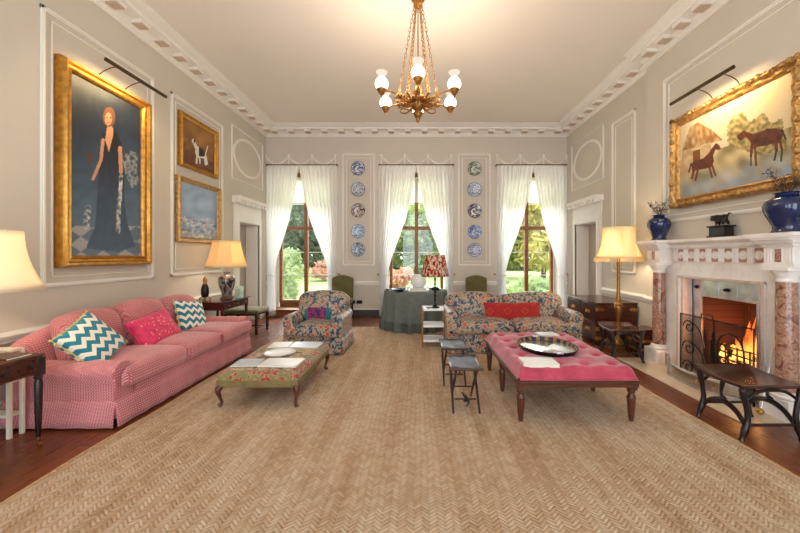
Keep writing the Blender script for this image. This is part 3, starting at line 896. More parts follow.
pinksofa = sofa('pink_sofa', 'long pink woven three-seat sofa with a skirt along the left wall', 'sofa', (-3.06, 4.10, 0), R(90), 2.34, 1.04, .93, .565, .21, .50, 3, m['pink'], True, arch=.17, seatfront=.07)
floralsofa = sofa('floral_sofa', 'blue and tan floral two-seat sofa facing the camera below the right window', 'sofa', (1.46, 5.56, 0), 0, 2.04, .96, .83, .64, .19, .47, 2, m['floral'], True, arch=.05, seatfront=.05, wide=True)
armchair = sofa('floral_armchair', 'floral upholstered armchair with a skirt, behind the tapestry ottoman', 'armchair', (-1.565, 5.42, .0), R(-1), .87, .84, .87, .60, .15, .44, 1, m['floral'], True, arch=.03, seatfront=.05, wide=True)

def cushion(name, label, loc, rot, w, h, th, mat_, group=None, trim_=None, pom=False):
    t = thing(name, label, 'cushion', loc, 0, group); t.rotation_euler = rot
    def fn(p):
        x, y, z = p; ex, ez = 2*x/w, 2*z/h
        k = (1-ex*ex)**.5 if abs(ex) < 1 else 0; q = (1-ez*ez)**.5 if abs(ez) < 1 else 0
        s_ = .16+.84*(k*q)**.7
        px = x*(1-.07*(1-ez*ez)*abs(ex)) ; pz = z*(1-.07*(1-ex*ex)*abs(ez))
        return (px, y*s_, pz)
    b = MB(); b.rbox(0, 0, 0, w, th, h, .012, 18, fn=fn); b.build('cushion_cover', mat_, t, ang=180)
    # edge cord
    b = MB(); pts = []
    for a, bb in (((-1, -1), (1, -1)), ((1, -1), (1, 1)), ((1, 1), (-1, 1)), ((-1, 1), (-1, -1))):
        for i in range(10):
            f = i/10; ex, ez = lerp(a[0], bb[0], f), lerp(a[1], bb[1], f)
            pts.append((w/2*ex*(1-.07*(1-ez*ez)*abs(ex)), 0, h/2*ez*(1-.07*(1-ex*ex)*abs(ez))))
    if pom:
        for i, p in enumerate(pts):
            b.sphere(p[0]*1.02, 0, p[2]*1.02, .011, 6)
    b.tube(pts, .006, 6, closed=True)
    b.build('edge_trim', trim_ or mat_, t)
    return t
m['pomyel'] = plain('yellow_pompoms', c(206, 196, 110), .9)
G2 = 'zigzag cushions on the pink sofa'
cushion('zigzag_cushion', 'teal and cream zigzag cushion at the near end of the pink sofa', (-3.02, 3.15, .70), (R(-34), R(-24), R(102)), .44, .44, .17, m['zig'], G2, m['pomyel'], True)
cushion('zigzag_cushion', 'teal and cream zigzag cushion at the far end of the pink sofa', (-3.10, 4.64, .675), (R(-26), R(10), R(76)), .42, .42, .16, m['zig'], G2, m['pomyel'], True)
cushion('pink_cushion', 'bright pink patterned oblong cushion in the middle of the pink sofa', (-3.06, 3.95, .645), (R(-32), R(-6), R(92)), .60, .36, .17, m['ikat'])
cushion('kilim_cushion', 'long red kilim cushion on the floral sofa', (1.54, 5.53, .575), (R(-22), 0, 0), .94, .31, .15, m['kilim'])
cushion('woven_cushion', 'small teal and plum woven cushion on the floral armchair', (-1.62, 5.50, .585), (R(-22), 0, R(-4)), .46, .25, .13, m['tealplum'])

# ================================================================== LEFT TAPESTRY OTTOMAN
t = thing('tapestry_ottoman', 'low tapestry-covered ottoman with cabriole legs in front of the armchair', 'ottoman', (-1.56, 3.86, .014))
b = MB(); b.rbox(0, 0, .295, .80, 1.14, .09, .035, 12, crown=.012); b.build('tapestry_top', m['tapes'], t)
b = MB(); b.rbox(0, 0, .235, .795, 1.135, .075, .01, 8); b.build('upholstered_side', m['tapside'], t)
b = MB()
def apron(L, n=24):
    return [(lerp(-L/2, L/2, i/n), .195-.03*math.exp(-((i/n-.5)/.10)**2)+.022*math.sin(PI*i/n)*(1 if abs(i/n-.5) > .15 else .3)) for i in range(n+1)]
for y in (-.565, .545): b.prism(apron(.72)+[(.36, .215), (-.36, .215)], y, y+.02, 'y')
for x in (-.395, .375):
    b.prism(apron(1.06)+[(.53, .215), (-.53, .215)], x, x+.02, 'x')
b.build('shaped_apron', m['walnut'], t, bevel=.003)
for sx in (-1, 1):
    for sy in (-1, 1):
        b = MB(); d = Vector((sx, sy, 0)).normalized()
        ctr = Vector((sx*.365, sy*.535, 0))
        pts = crv([ctr+d*.0+Vector((0, 0, .215)), ctr+d*.028+Vector((0, 0, .165)), ctr+d*.008+Vector((0, 0, .09)), ctr-d*.004+Vector((0, 0, .04)), ctr+d*.022+Vector((0, 0, .014))], 5)
        b.tube(pts, [.034, .032, .018, .013, .017, .020], 10); b.build('leg', m['walnut'], t)
def magazine(name, label, loc, rz, w, d, h=.008, cat='magazine', group=None, col=None):
    o = thing(name, label, cat, loc, rz, group)
    b = MB(); b.box(-w/2, w/2, -d/2, d/2, h*.82, h); b.box(-w/2, -w/2+.003, -d/2, d/2, 0, h); b.box(-w/2, w/2, -d/2, d/2, 0, h*.12); b.build('cover', col or m['bookcov'], o)
    b = MB(); b.box(-w/2+.003, w/2-.003, -d/2+.003, d/2-.003, h*.12, h*.82); b.build('pages', m['paper'], o)
    return o
zt = .368
m['magblue'] = plain('pale_blue_cover', c(196, 206, 214), .3, var=.12, scale=9)
magazine('magazine', 'pale magazine lying near the front left of the tapestry ottoman', (-1.78, 3.56, zt), R(4), .26, .24, .01, col=m['magblue'])
magazine('magazine', 'white magazine lying at the front right of the tapestry ottoman', (-1.42, 3.55, zt), R(-3), .40, .25, .018)
magazine('magazine', 'white magazine lying at the back left of the tapestry ottoman', (-1.72, 4.26, zt), R(3), .24, .26, .012)
magazine('magazine', 'white magazine lying at the back right of the tapestry ottoman', (-1.40, 4.25, zt), R(-2), .36, .26, .016, col=m['magblue'])
p = thing('white_plate', 'round white plate in the middle of the tapestry ottoman', 'plate', (-1.58, 3.89, zt))
b = MB(); b.lathe([(.08, 0), (.09, .004), (.15, .012), (.168, .02), (.169, .023), (.15, .016), (.10, .010), (.0005, .009)], n=40); b.build('plate_body', m['plateglaze'], p)
b = MB(); b.lathe([(.166, .0205), (.171, .023), (.166, .0245)], n=40, caps=False); b.build('rim', m['magblue'], p)

# ================================================================== RASPBERRY OTTOMAN
t = thing('tufted_ottoman', 'large raspberry pink tufted ottoman on turned wooden legs', 'ottoman', (1.415, 3.71, .014))
W_, L_ = 1.04, 1.42
tufts = [(-.375+.25*i, -.56+.28*j) for j in range(5) for i in range(4)]
def tf(u, v):
    x, y = lerp(-W_/2, W_/2, u), lerp(-L_/2, L_/2, v)
    ex, ey = abs(2*u-1), abs(2*v-1)
    edge = min(1, (W_/2-abs(x))/.05)**.45 if W_/2-abs(x) > 0 else 0
    edge *= min(1, (L_/2-abs(y))/.05)**.45 if L_/2-abs(y) > 0 else 0
    z = .405+.085*edge
    for a, bb in tufts:
        d = math.hypot(x-a, y-bb); z -= .040*math.exp(-(d/.035)**2)+.012*math.exp(-(d/.09)**2)*edge
    # pleats between neighbouring buttons
    fx = abs(((x+.375)/.25) % 1-.5)*2; fy = abs(((y+.56)/.28) % 1-.5)*2
    z += .012*edge*(1-fx)*(1-fy)
    return (x, y, z)
b = MB(); b.grid(tf, 90, 120)
for (s0, s1, ax) in ((-1, 0, 'x'), (1, 0, 'x'), (-1, 0, 'y'), (1, 0, 'y')):
    def sf(u, v, s0=s0, ax=ax):
        bul = .016*math.sin(PI*v)
        z = lerp(.375, .406, v)
        if ax == 'x': return (s0*(W_/2+bul), lerp(-L_/2, L_/2, u), z)
        return (lerp(-W_/2, W_/2, u), s0*(L_/2+bul), z)
    b.grid(sf, 60, 6)
b.build('tufted_cushion', m['rasp'], t, ang=180)
b = MB()
for a, bb in tufts: b.sphere(a, bb, .405+.085-.052, .011, 8, sz=.6)
b.build('tuft_buttons', m['rasp'], t)
b = MB(); b.box(-W_/2-.012, W_/2+.012, -L_/2-.012, L_/2+.012, .318, .378); b.box(-W_/2-.022, W_/2+.022, -L_/2-.022, L_/2+.022, .36, .376); b.build('frame', m['walnut'], t, bevel=.006)
for y in (-.665, .0, .665):
    for x in (-.495, .495):
        b = MB(); b.box(x-.036, x+.036, y-.036, y+.036, .285, .345)
        b.lathe([(.022, .285), (.034, .275), (.034, .262), (.022, .252), (.026, .245), (.038, .215), (.036, .20), (.030, .10), (.022, .02), (.018, 0)], x, y, 0, 14)
        b.build('leg', m['walnut'], t, bevel=.003)
m['traybase'] = plain('pale_tray_glaze', c(226, 230, 234), .16, .75, var=.08, scale=5)
tr = thing('oval_tray', 'oval dark-rimmed tray with a pale glazed base on the raspberry ottoman', 'tray', (1.37, 3.62, .508))
b = MB(); b.lathe([(.265, 0), (.27, .003), (.265, .008), (.001, .008)], n=48, sy=1.2); b.build('tray_base', m['traybase'], tr)
n_ = NT('tray_rim_pattern'); co = n_.co(); x, y, z = n_.xyz(co)
ang = n_.math('ARCTAN2', y, x); k = n_.math('GREATER_THAN', n_.math('SINE', n_.math('MULTIPLY', ang, 22)), .2)
m['trayrim'] = n_.done(n_.bsdf(n_.mix(k, c(40, 40, 52), c(150, 116, 76)), .3))
b = MB(); b.lathe([(.268, 0), (.280, .004), (.292, .040), (.296, .044), (.288, .046), (.285, .042)], n=56, sy=1.2, caps=False); rm = b.build('rim', m['black'], tr)
b = MB(); b.lathe([(.285, .042), (.272, .010), (.262, .009)], n=56, sy=1.2, caps=False); b.build('rim_lining', m['trayrim'], rm)
for s in (-1, 1):
    b = MB(); b.rbox(0, s*.345, .045, .07, .012, .022, .005, 4); b.build('handle_plate', m['steel'], tr)
magazine('white_book', 'thick white book at the front left of the raspberry ottoman', (1.11, 3.14, .494), R(-2), .32, .21, .03, 'book')
magazine('grey_book', 'grey book at the far edge of the raspberry ottoman behind the tray', (1.60, 4.22, .500), R(5), .24, .18, .025, 'book', col=m['magblue'])

# ================================================================== FOLDING STOOLS
def stool(name, label, x, y, strap, group):
    t = thing(name, label, 'stool', (x, y, .014), 0, group)
    W, D, H = .27, .42, .425
    b = MB()
    def sf(u, v):
        X = lerp(-W/2-.012, W/2+.012, u); Y = lerp(-D/2, D/2, v)
        return (X, Y, H-.018*math.sin(PI*v)-.006*math.sin(PI*u)+.004*math.sin(u*9+v*7))
    b.grid(sf, 12, 16); b.build('leather_seat', m['leather'], t, solid=.006)
    for s in (-1, 1):
        b = MB(); b.tube([(-W/2-.02, s*D/2, H-.004), (W/2+.02, s*D/2, H-.004)], .014, 8); b.build('seat_rail', m['stoolwood'], t)
    for sx in (-1, 1):
        for sy in (-1, 1):
            xx = sx*(W/2-.012 if sy > 0 else W/2-.036)
            b = MB(); b.tube([(xx, -sy*(D/2-.01), 0), (xx, 0, H*.5), (xx, sy*D/2, H-.006)], [.010, .014, .011], 8); b.build('leg', m['stoolwood'], t)
    for sy, zz in ((-1, .10), (1, .16)):
        b = MB(); yy = sy*(D/2-.01)*(1-2*zz/H*.98)
        b.tube([(-W/2+.03, yy, zz), (W/2-.03, yy, zz)], .008, 6); b.build('stretcher', m['stoolwood'], t)
    for s in (-1, 1):
        for ex in (-1, 1):
            b = MB(); b.rbox(ex*(W/2-.015), s*(D/2-.03), H+.003, .04, .05, .006, .002, 3); b.build('corner_patch', m['strap'], t)
    if strap:
        b = MB(); b.tube(crv([(-.03, -.12, .17), (.01, -.16, .10), (-.01, -.17, .16), (.03, -.15, .09), (.0, -.16, .05)], 5), .008, 6)
        b.rbox(.0, -.155, .11, .05, .02, .03, .006, 4); b.build('carrying_strap', m['strap'], t)
    return t
G3 = 'pair of folding leather stools'
stool('folding_stool', 'nearer folding stool with a sky-tinted black leather seat and dangling strap', .455, 3.38, True, G3)
stool('folding_stool', 'farther folding stool with a sky-tinted black leather seat, towards the skirted table', .42, 4.06, False, G3)
# ================================================================== TIERED STAND, SKIRTED TABLE
t = thing('tiered_side_table', 'narrow three-tier white and wood stand beside the floral sofa', 'side table', (.25, 5.63, .014))
W_, D_ = .35, .34
for i, zz in enumerate((.10, .335, .60)):
    b = MB(); b.box(-W_/2+.012, W_/2-.012, -D_/2+.012, D_/2-.012, zz, zz+.012)
    for (x0, x1, y0, y1) in ((-W_/2, W_/2, -D_/2, -D_/2+.012), (-W_/2, W_/2, D_/2-.012, D_/2), (-W_/2, -W_/2+.012, -D_/2, D_/2), (W_/2-.012, W_/2, -D_/2, D_/2)):
        b.box(x0, x1, y0, y1, zz-.012, zz+.022)
    b.build('shelf', m['white'], t, bevel=.002)
for sx in (-1, 1):
    for sy in (-1, 1):
        b = MB(); b.box(sx*W_/2-.011, sx*W_/2+.011, sy*D_/2-.011, sy*D_/2+.011, 0, .628); b.build('post', m['antbrass'], t, bevel=.002)
def shade(b, r0, r1, z0, z1, n=40, pleat=.0, bell=0, nv=8, cx=0, cy=0):
    def fn(u, v):
        r = lerp(r0, r1, v)-bell*math.sin(PI*v)
        a = 2*PI*u; r += pleat*math.sin(u*n*2*PI)
        return (cx+r*math.cos(a), cy+r*math.sin(a), lerp(z0, z1, v))
    b.grid(fn, n*4 if pleat else n, nv, wrapu=True)
l = thing('ikat_table_lamp', 'table lamp with a red ikat shade and black twisted stem', 'lamp', (.28, 5.60, .63))
b = MB(); b.lathe([(.075, 0), (.08, .012), (.05, .022), (.03, .04), (.035, .05), (.018, .07)], n=20); b.build('base', m['black'], l)
b = MB()
for k in range(2):
    b.tube([(.010*math.cos(i*.5+k*PI), .010*math.sin(i*.5+k*PI), .065+i*.0105) for i in range(46)], .009, 6)
b.lathe([(.018, .19), (.026, .20), (.026, .21), (.018, .22)], n=12); b.build('stem', m['black'], l)
b = MB(); shade(b, .225, .155, .52, .87, 36, .004); b.build('lamp_shade', m['shadeikat'], l, solid=.002, ang=180)
b = MB(); b.sphere(0, 0, .62, .03, 10); b.build('bulb', m['opal'], l)
b = MB(); 
for a in range(3): b.tube([(0, 0, .83), (.157*math.cos(a*2.09), .157*math.sin(a*2.09), .865)], .002, 4)
b.tube([(0, 0, .54), (0, 0, .83)], .003, 5); b.build('shade_carrier', m['brass'], l)
o = thing('trinket_bowl', 'small brown trinket bowl in front of the ikat lamp', 'dish', (.17, 5.545, .627))
b = MB(); b.lathe([(.02, 0), (.025, .005), (.045, .022), (.042, .024), (.02, .010), (.001, .01)], n=20); b.build('bowl', m['terra'], o)
b = MB(); b.sphere(0, 0, .022, .014, 8); b.build('trinket', m['plateglaze'], o)

# round table under a floor-length cloth
CX, CY, RT = -.05, 7.08, .64
t = thing('round_table', 'round table hidden under a floor-length grey-green fringed cloth', 'table', (CX, CY, 0))
b = MB(); b.cyl(0, 0, .74, .768, .62, 40); b.build('table_top', m['walnut'], t)
b = MB(); b.cyl(0, 0, .03, .74, .05, 12); b.cyl(0, 0, .0, .03, .25, 20); b.build('pedestal', m['walnut'], t)
cl = thing('table_cloth', 'grey-green wool cloth draped to the floor over the round table', 'tablecloth', (CX, CY, 0))
def cf(u, v):
    a = 2*PI*u
    if v < .3:
        q = v/.3; r = RT*q**.7; return (r*math.cos(a), r*math.sin(a), .775)
    q = (v-.3)/.7
    z = .775-.008*min(1, q*8)-q*.752
    f = q**.7
    r = RT+.012+f*(.022+.046*math.sin(a*17+.6*math.sin(a*5))+.012*math.sin(a*29+1))
    r += .02*q
    return (r*math.cos(a), r*math.sin(a), max(.02, z))
b = MB(); b.grid(cf, 260, 30, wrapu=True); b.build('draped_cloth', m['cloth'], cl, ang=180)
b = MB(); rnd = random.Random(3)
for i in range(240):
    a = 2*PI*i/240; p0 = Vector(cf(i/240, 1)); o_ = Vector((math.cos(a), math.sin(a), 0))
    p1 = Vector((p0.x, p0.y, .20)); 
    b.tube([p1+o_*.007, p1+o_*.010-Vector((0, 0, .08)), p0+o_*(.008+rnd.uniform(-.004, .006))+Vector((rnd.uniform(-.006, .006), 0, 0))], [.005, .004, .003], 4)
m['fringe'] = plain('grey_fringe', c(82, 88, 84), .9)
fr = b.build('fringe', m['fringe'], cl)
# books, jug, dishes on it
zt = .777
for i, (w, d, h, mm, lb) in enumerate(((.40, .28, .035, 'bookcov', 'large white book under the jug on the skirted table, lower of two'), (.33, .25, .03, 'magblue', 'white book directly under the jug, upper of two'))):
    magazine('large_book', lb, (CX+.06+i*.0, 6.86, zt+(0, .036)[i]), R((2, -5)[i]), w, d, h, 'book', col=m[mm])
j = thing('white_jug', 'big white round-bellied jug on the skirted table in front of the window', 'jug', (CX+.06, 6.88, zt+.068))
b = MB(); b.lathe([(.10, 0), (.115, .01), (.15, .07), (.158, .12), (.148, .18), (.125, .22), (.122, .24), (.132, .255), (.124, .257), (.114, .24), (.118, .215), (.14, .16), (.14, .1), (.10, .02), (.001, .015)], n=40); b.build('jug_body', m['plateglaze'], j)
b = MB(); b.tube(crv([(-.12, 0, .235), (-.19, 0, .24), (-.235, 0, .19), (-.21, 0, .12), (-.15, 0, .075)], 6), [.011, .012, .011], 8); b.build('handle', m['plateglaze'], j)
b = MB(); b.tube([(.11, 0, .225), (.145, 0, .262)], [.028, .018], 8); b.build('spout', m['plateglaze'], j)
o = thing('navy_bowl', 'wide navy glazed bowl left of the white jug', 'bowl', (CX-.32, 6.76, zt))
b = MB(); b.lathe([(.06, 0), (.07, .006), (.13, .035), (.16, .05), (.155, .053), (.11, .03), (.05, .01), (.001, .01)], n=28); b.build('bowl_body', m['navydish'], o)
magazine('navy_notebook', 'small dark notebook at the left edge of the skirted table', (CX-.50, 6.98, zt), R(20), .16, .2, .03, 'book', col=m['navydish'])
o = thing('dark_bowl', 'shallow dark bowl on the right of the skirted table behind the ikat lamp', 'bowl', (CX+.40, 6.93, zt))
b = MB(); b.lathe([(.05, 0), (.06, .006), (.12, .035), (.125, .045), (.10, .028), (.05, .01), (.001, .01)], n=28); b.build('bowl_body', m['black'], o)
b = MB()
for a in range(5): b.sphere(.045*math.cos(a*1.25), .045*math.sin(a*1.25), .045, .028, 8)
b.build('pebble_filling', m['iron'], o)

# ================================================================== GREEN CHAIRS BY THE BACK WALL
def green_chair(label, x):
    t = thing('green_side_chair', label, 'chair', (x, 7.96, 0), 0, 'green upholstered chairs against the back wall')
    n = 20; poly = [(-.25, .42), (-.255, .93)]
    for i in range(n+1):
        u = i/n; xx = lerp(-.25, .25, u); poly.append((xx, .965+.055*math.sin(PI*u)**1.5-(.02 if i in (0, n) else 0)))
    poly += [(.255, .93), (.25, .42)]
    b = MB(); b.prism(poly, .14, .205, 'y'); o = b.build('backrest', m['green'], t, bevel=.015)
    b = MB(); b.rbox(0, -.03, .425, .52, .46, .10, .035, 10, crown=.015); b.build('seat', m['green'], t)
    for sx in (-1, 1):
        for sy in (-1, 1):
            b = MB(); x_, y_ = sx*.225, (-.225 if sy < 0 else .16)
            b.tube([(x_, y_, .39), (x_, y_+(0 if sy < 0 else .03), 0)], [.024, .017], 4); b.build('leg', m['mahog'], t)
    b = MB(); b.box(-.23, .23, -.25, .18, .355, .385); b.build('seat_rail', m['mahog'], t, bevel=.004)
    return t
green_chair('olive green upholstered chair against the back wall, behind the armchair', -1.80)
green_chair('olive green upholstered chair against the back wall, behind the floral sofa', 1.39)
# wall sockets
for x, w, lb in ((-1.585, .075, 'black single wall socket low on the back wall left of the skirted table'), (-1.44, .14, 'black double wall socket low on the back wall left of the skirted table')):
    o = thing('wall_socket', lb, 'socket', (x, YB, .345)); b = MB(); b.box(-w/2, w/2, -.012, 0, -.042, .042); b.build('socket_plate', m['black'], o, bevel=.003)
    b = MB()
    for k in ((0,) if w < .1 else (-.035, .035)):
        for (dx, dz) in ((0, .016), (-.011, -.008), (.011, -.008)): b.box(k+dx-.003, k+dx+.003, -.0135, -.012, dz-.004, dz+.004)
    b.build('pin_holes', m['iron'], o)

# ================================================================== LEFT CONSOLE
t = thing('console_table', 'mahogany console table with three drawers beyond the pink sofa', 'table', (-3.38, 5.80, 0))
b = MB(); b.rbox(0, 0, .742, .64, .86, .022, .008, 6); b.build('table_top', m['mahog'], t)
b = MB(); b.box(-.29, .285, -.40, .40, .615, .731); b.build('apron', m['mahog'], t, bevel=.003)
for k in range(3):
    y = -.265+.265*k
    b = MB(); b.box(.285, .293, y-.122, y+.122, .628, .72); d = b.build('drawer', m['mahog'], t, bevel=.003)
    b = MB(); b.lathe([(.004, 0), (.004, .012), (.011, .018), (.009, .026)], .293, y, .674, 10, axis='x'); b.build('knob', m['antbrass'], d)
for sx in (-1, 1):
    for sy in (-1, 1):
        b = MB(); x, y = sx*.26, sy*.375
        b.lathe([(.028, .615), (.028, .56), (.022, .545), (.026, .53), (.022, .50), (.016, .10), (.016, .08), (.028, .06), (.034, .035), (.028, .0)], x, y, 0, 12); b.build('leg', m['mahog'], t)
l = thing('vase_lamp', 'lamp with a dark silvered vase body and gold shade on the console', 'lamp', (-3.25, 5.78, .753))
b = MB(); b.lathe([(.095, 0), (.10, .012), (.085, .03), (.09, .04)], n=28); b.build('plinth', m['terra'], l)
n_ = NT('silvered_ceramic'); co = n_.co(); a = n_.noise(n_.co((1, 1, .5)), 11, 3, .5, .6).outputs[0]
m['silvered'] = n_.done(n_.bsdf(n_.ramp(a, [(.4, c(52, 42, 42)), (.5, c(168, 160, 156)), (.62, c(70, 58, 58))]), .15, .35))
b = MB(); b.lathe([(.07, .04), (.075, .05), (.085, .12), (.118, .22), (.132, .30), (.125, .36), (.09, .40), (.05, .42), (.045, .45), (.055, .46)], n=32); b.build('vase_body', m['silvered'], l)
b = MB(); b.tube([(0, 0, .45), (0, 0, .94)], .006, 6)
for a in range(3): b.tube([(0, 0, .94), (.205*math.cos(a*2.09), .205*math.sin(a*2.09), .985)], .002, 4)
b.build('stem', m['brass'], l)
b = MB(); shade(b, .335, .215, .535, .99, 8, 0, .012); o = b.build('lamp_shade', m['shadegold'], l, solid=.002, ang=20)
b = MB(); b.sphere(0, 0, .68, .03, 10); b.build('bulb', m['opal'], l)
point_light('console_lamp_light', (0, 0, .73), 6, (1, .80, .58), .04, l)
o = thing('gilt_figurine', 'dark egg-shaped figurine with gilt feet and finial on the console', 'figurine', (-3.44, 5.49, .753))
b = MB(); b.lathe([(.01, .05), (.045, .07), (.058, .13), (.056, .20), (.04, .26), (.025, .28)], n=20); b.build('dark_body', m['bronze'], o)
b = MB(); b.lathe([(.03, .272), (.034, .285), (.026, .30), (.032, .33), (.028, .36), (.010, .385), (.003, .41)], n=12)
b.sphere(.02, 0, .34, .02, 8); b.build('gilt_finial', m['antbrass'], o)
b = MB(); 
for a in range(4): b.tube(crv([(.03*math.cos(a*PI/2+.7), .03*math.sin(a*PI/2+.7), .075), (.075*math.cos(a*PI/2+.7), .075*math.sin(a*PI/2+.7), .05), (.06*math.cos(a*PI/2+.7), .06*math.sin(a*PI/2+.7), .02), (.085*math.cos(a*PI/2+.7), .085*math.sin(a*PI/2+.7), .006)], 4), .009, 6)
b.lathe([(.05, .0), (.05, .012)], n=16); b.build('gilt_feet', m['antbrass'], o)
o = thing('green_card', 'small pale green framed card right of the console lamp', 'picture frame', (-3.14, 5.97, .753), R(18))
m['palegreen'] = plain('pale_green_card', c(170, 190, 170), .6, var=.15, scale=20)
b = MB(); b.T = Matrix.Rotation(R(-10), 4, 'X'); b.box(-.065, .065, -.006, .006, .0, .20); b.build('card', m['palegreen'], o, bevel=.002)
b = MB(); b.T = Matrix.Rotation(R(18), 4, 'X'); b.box(-.02, .02, .008, .012, .0, .15); b.build('easel_back', m['palegreen'], o)
# green bench
t = thing('green_stool', 'long olive-topped stool with dark legs in front of the left door', 'stool', (-3.33, 6.62, 0))
b = MB(); b.rbox(0, 0, .425, .66, .54, .075, .03, 10, crown=.02); b.build('seat', m['green'], t)
b = MB(); b.box(-.315, .315, -.25, .25, .36, .392); b.build('seat_rail', m['mahog'], t, bevel=.004)
for sx in (-1, 1):
    for sy in (-1, 1):
        b = MB(); b.box(sx*.295-.022, sx*.295+.022, sy*.235-.022, sy*.235+.022, 0, .37); b.build('leg', m['mahog'], t, bevel=.004)
b = MB(); b.box(-.295, .295, -.012, .012, .11, .14); 
for sx in (-1, 1): b.box(sx*.295-.012, sx*.295+.012, -.235, .235, .11, .14)
b.build('stretcher', m['mahog'], t, bevel=.003)

# ================================================================== NEAR LEFT TABLE
t = thing('drawer_table', 'brown side table with a drawer and castors at the near left', 'table', (-3.27, 2.33, 0))
b = MB(); b.rbox(0, 0, .716, .64, .72, .022, .006, 6); b.build('table_top', m['walnut'], t)
b = MB(); b.box(-.31, .31, -.35, .35, .575, .705); b.build('apron', m['walnut'], t, bevel=.003)
for y_ in (-.16, .165):
    b = MB(); b.box(.31, .318, y_-.15, y_+.15, .59, .695); d = b.build('drawer', m['mahog'], t, bevel=.003)
for y in (.08, .25): 
    b = MB(); b.lathe([(.006, 0), (.006, .012), (.017, .02), (.015, .03), (.005, .034)], .318, y, .645, 12, axis='x'); b.build('knob', m['black'], d)
for sx in (-1, 1):
    for sy in (-1, 1):
        b = MB(); x, y = sx*.295, sy*.335
        b.box(x-.028, x+.028, y-.028, y+.028, .56, .70)
        b.lathe([(.022, .56), (.030, .545), (.020, .53), (.027, .50), (.024, .30), (.016, .10), (.012, .07)], x, y, 0, 12)
        lg = b.build('leg', m['oakdark'], t, bevel=.002)
        b = MB(); b.lathe([(.014, .075), (.016, .05), (.010, .04)], x, y, 0, 10); b.lathe([(.018, -.009), (.018, .009)], x+.004, y, .018, 12, axis='y'); b.build('castor', m['antbrass'], lg)
l = thing('ivory_table_lamp', 'table lamp with an ivory linen shade at the left frame edge', 'lamp', (-3.22, 2.47, .728))
b = MB(); b.lathe([(.08, 0), (.085, .015), (.05, .03), (.06, .06), (.10, .14), (.10, .22), (.06, .30), (.03, .34), (.03, .38)], n=28); b.build('base', m['plateglaze'], l)
b = MB(); b.tube([(0, 0, .38), (0, 0, .90)], .006, 6)
for a in range(3): b.tube([(0, 0, .90), (.24*math.cos(a*2.09), .24*math.sin(a*2.09), .945)], .002, 4)
b.build('stem', m['brass'], l)
b = MB(); shade(b, .355, .235, .505, .955, 40, 0, .03); b.build('lamp_shade', m['shadewhite'], l, solid=.002, ang=180)
b = MB(); b.sphere(0, 0, .68, .03, 10); b.build('bulb', m['opal'], l)
point_light('ivory_lamp_light', (0, 0, .73), 10, (1, .80, .58), .04, l)
magazine('brown_book', 'thin brown book lying on the near left table', (-3.10, 2.56, .7275), R(86), .16, .22, .014, 'book', col=m['terra'])
t = thing('cream_rack', 'cream painted rack standing between the near table and pink sofa', 'rack', (-3.50, 2.815, 0))
for x in (-.17, .17):
    for y in (-.045, .045):
        b = MB(); b.box(x-.015, x+.015, y-.012, y+.012, 0, .72); b.build('leg', m['creamwood'], t, bevel=.003)
for zz in (.17, .45, .70):
    b = MB(); b.box(-.17, .17, -.05, .05, zz, zz+.025); b.build('shelf', m['creamwood'], t, bevel=.003)

# ================================================================== RIGHT SIDE: CHEST, LAMP, TABLES
t = thing('campaign_chest', 'dark mahogany campaign chest with brass straps against the right wall behind the floor lamp', 'chest', (3.285, 6.16, 0))
b = MB(); b.box(-.335, .335, -.55, .55, .07, .70); b.box(-.342, .342, -.557, .557, .69, .71); b.build('body', m['mahog'], t, bevel=.004)
for k in range(2):
    z0 = .10+.30*k
    for (sx) in (-1,):
        for j in range(2):
            y0 = -.53+.535*j
            b = MB(); b.box(-.343, -.335, y0, y0+.525, z0, z0+.28); d = b.build('drawer', m['mahog'], t, bevel=.003)
            b = MB(); b.box(-.350, -.343, y0+.19, y0+.33, z0+.115, z0+.165); b.tube([(-.352, y0+.21, z0+.145), (-.368, y0+.22, z0+.13), (-.368, y0+.30, z0+.13), (-.352, y0+.31, z0+.145)], .005, 6); b.build('drawer_pull', m['brass'], d)
for zz in (.60, .28, .12):
    for s in (-1, 1):
        b = MB(); w = .11
        x0 = s*.335
        pts = [(x0, zz-.028), (x0-s*w, zz-.028), (x0-s*(w+.025), zz), (x0-s*w, zz+.028), (x0, zz+.028)]
        b.prism(pts, -.556, -.550, 'y')
        b.build('brass_strap', m['brass'], t, bevel=.001)
        b = MB(); b.box(-.341, -.335, min(s*.55, s*.43), max(s*.55, s*.43), zz-.028, zz+.028); b.build('brass_strap', m['brass'], t, bevel=.001)
for sx in (-1, 1):
    for sy in (-1, 1):
        b = MB(); b.lathe([(.03, .07), (.038, .05), (.025, .0)], sx*.28, sy*.48, 0, 12); b.build('foot', m['mahog'], t)
t = thing('log_box', 'low dark box with brass bands between the lamp and fireplace column', 'box', (3.37, 5.10, 0))
b = MB(); b.box(-.15, .15, -.15, .15, 0, .40); b.box(-.156, .156, -.156, .156, .37, .41); b.build('body', m['mahog'], t, bevel=.004)
b = MB()
for zz in (.10, .22): pass
for zz in (.10, .22):
    b = MB(); b.box(-.156, .156, -.156, .156, zz, zz+.035); b.build('brass_band', m['brass'], t)

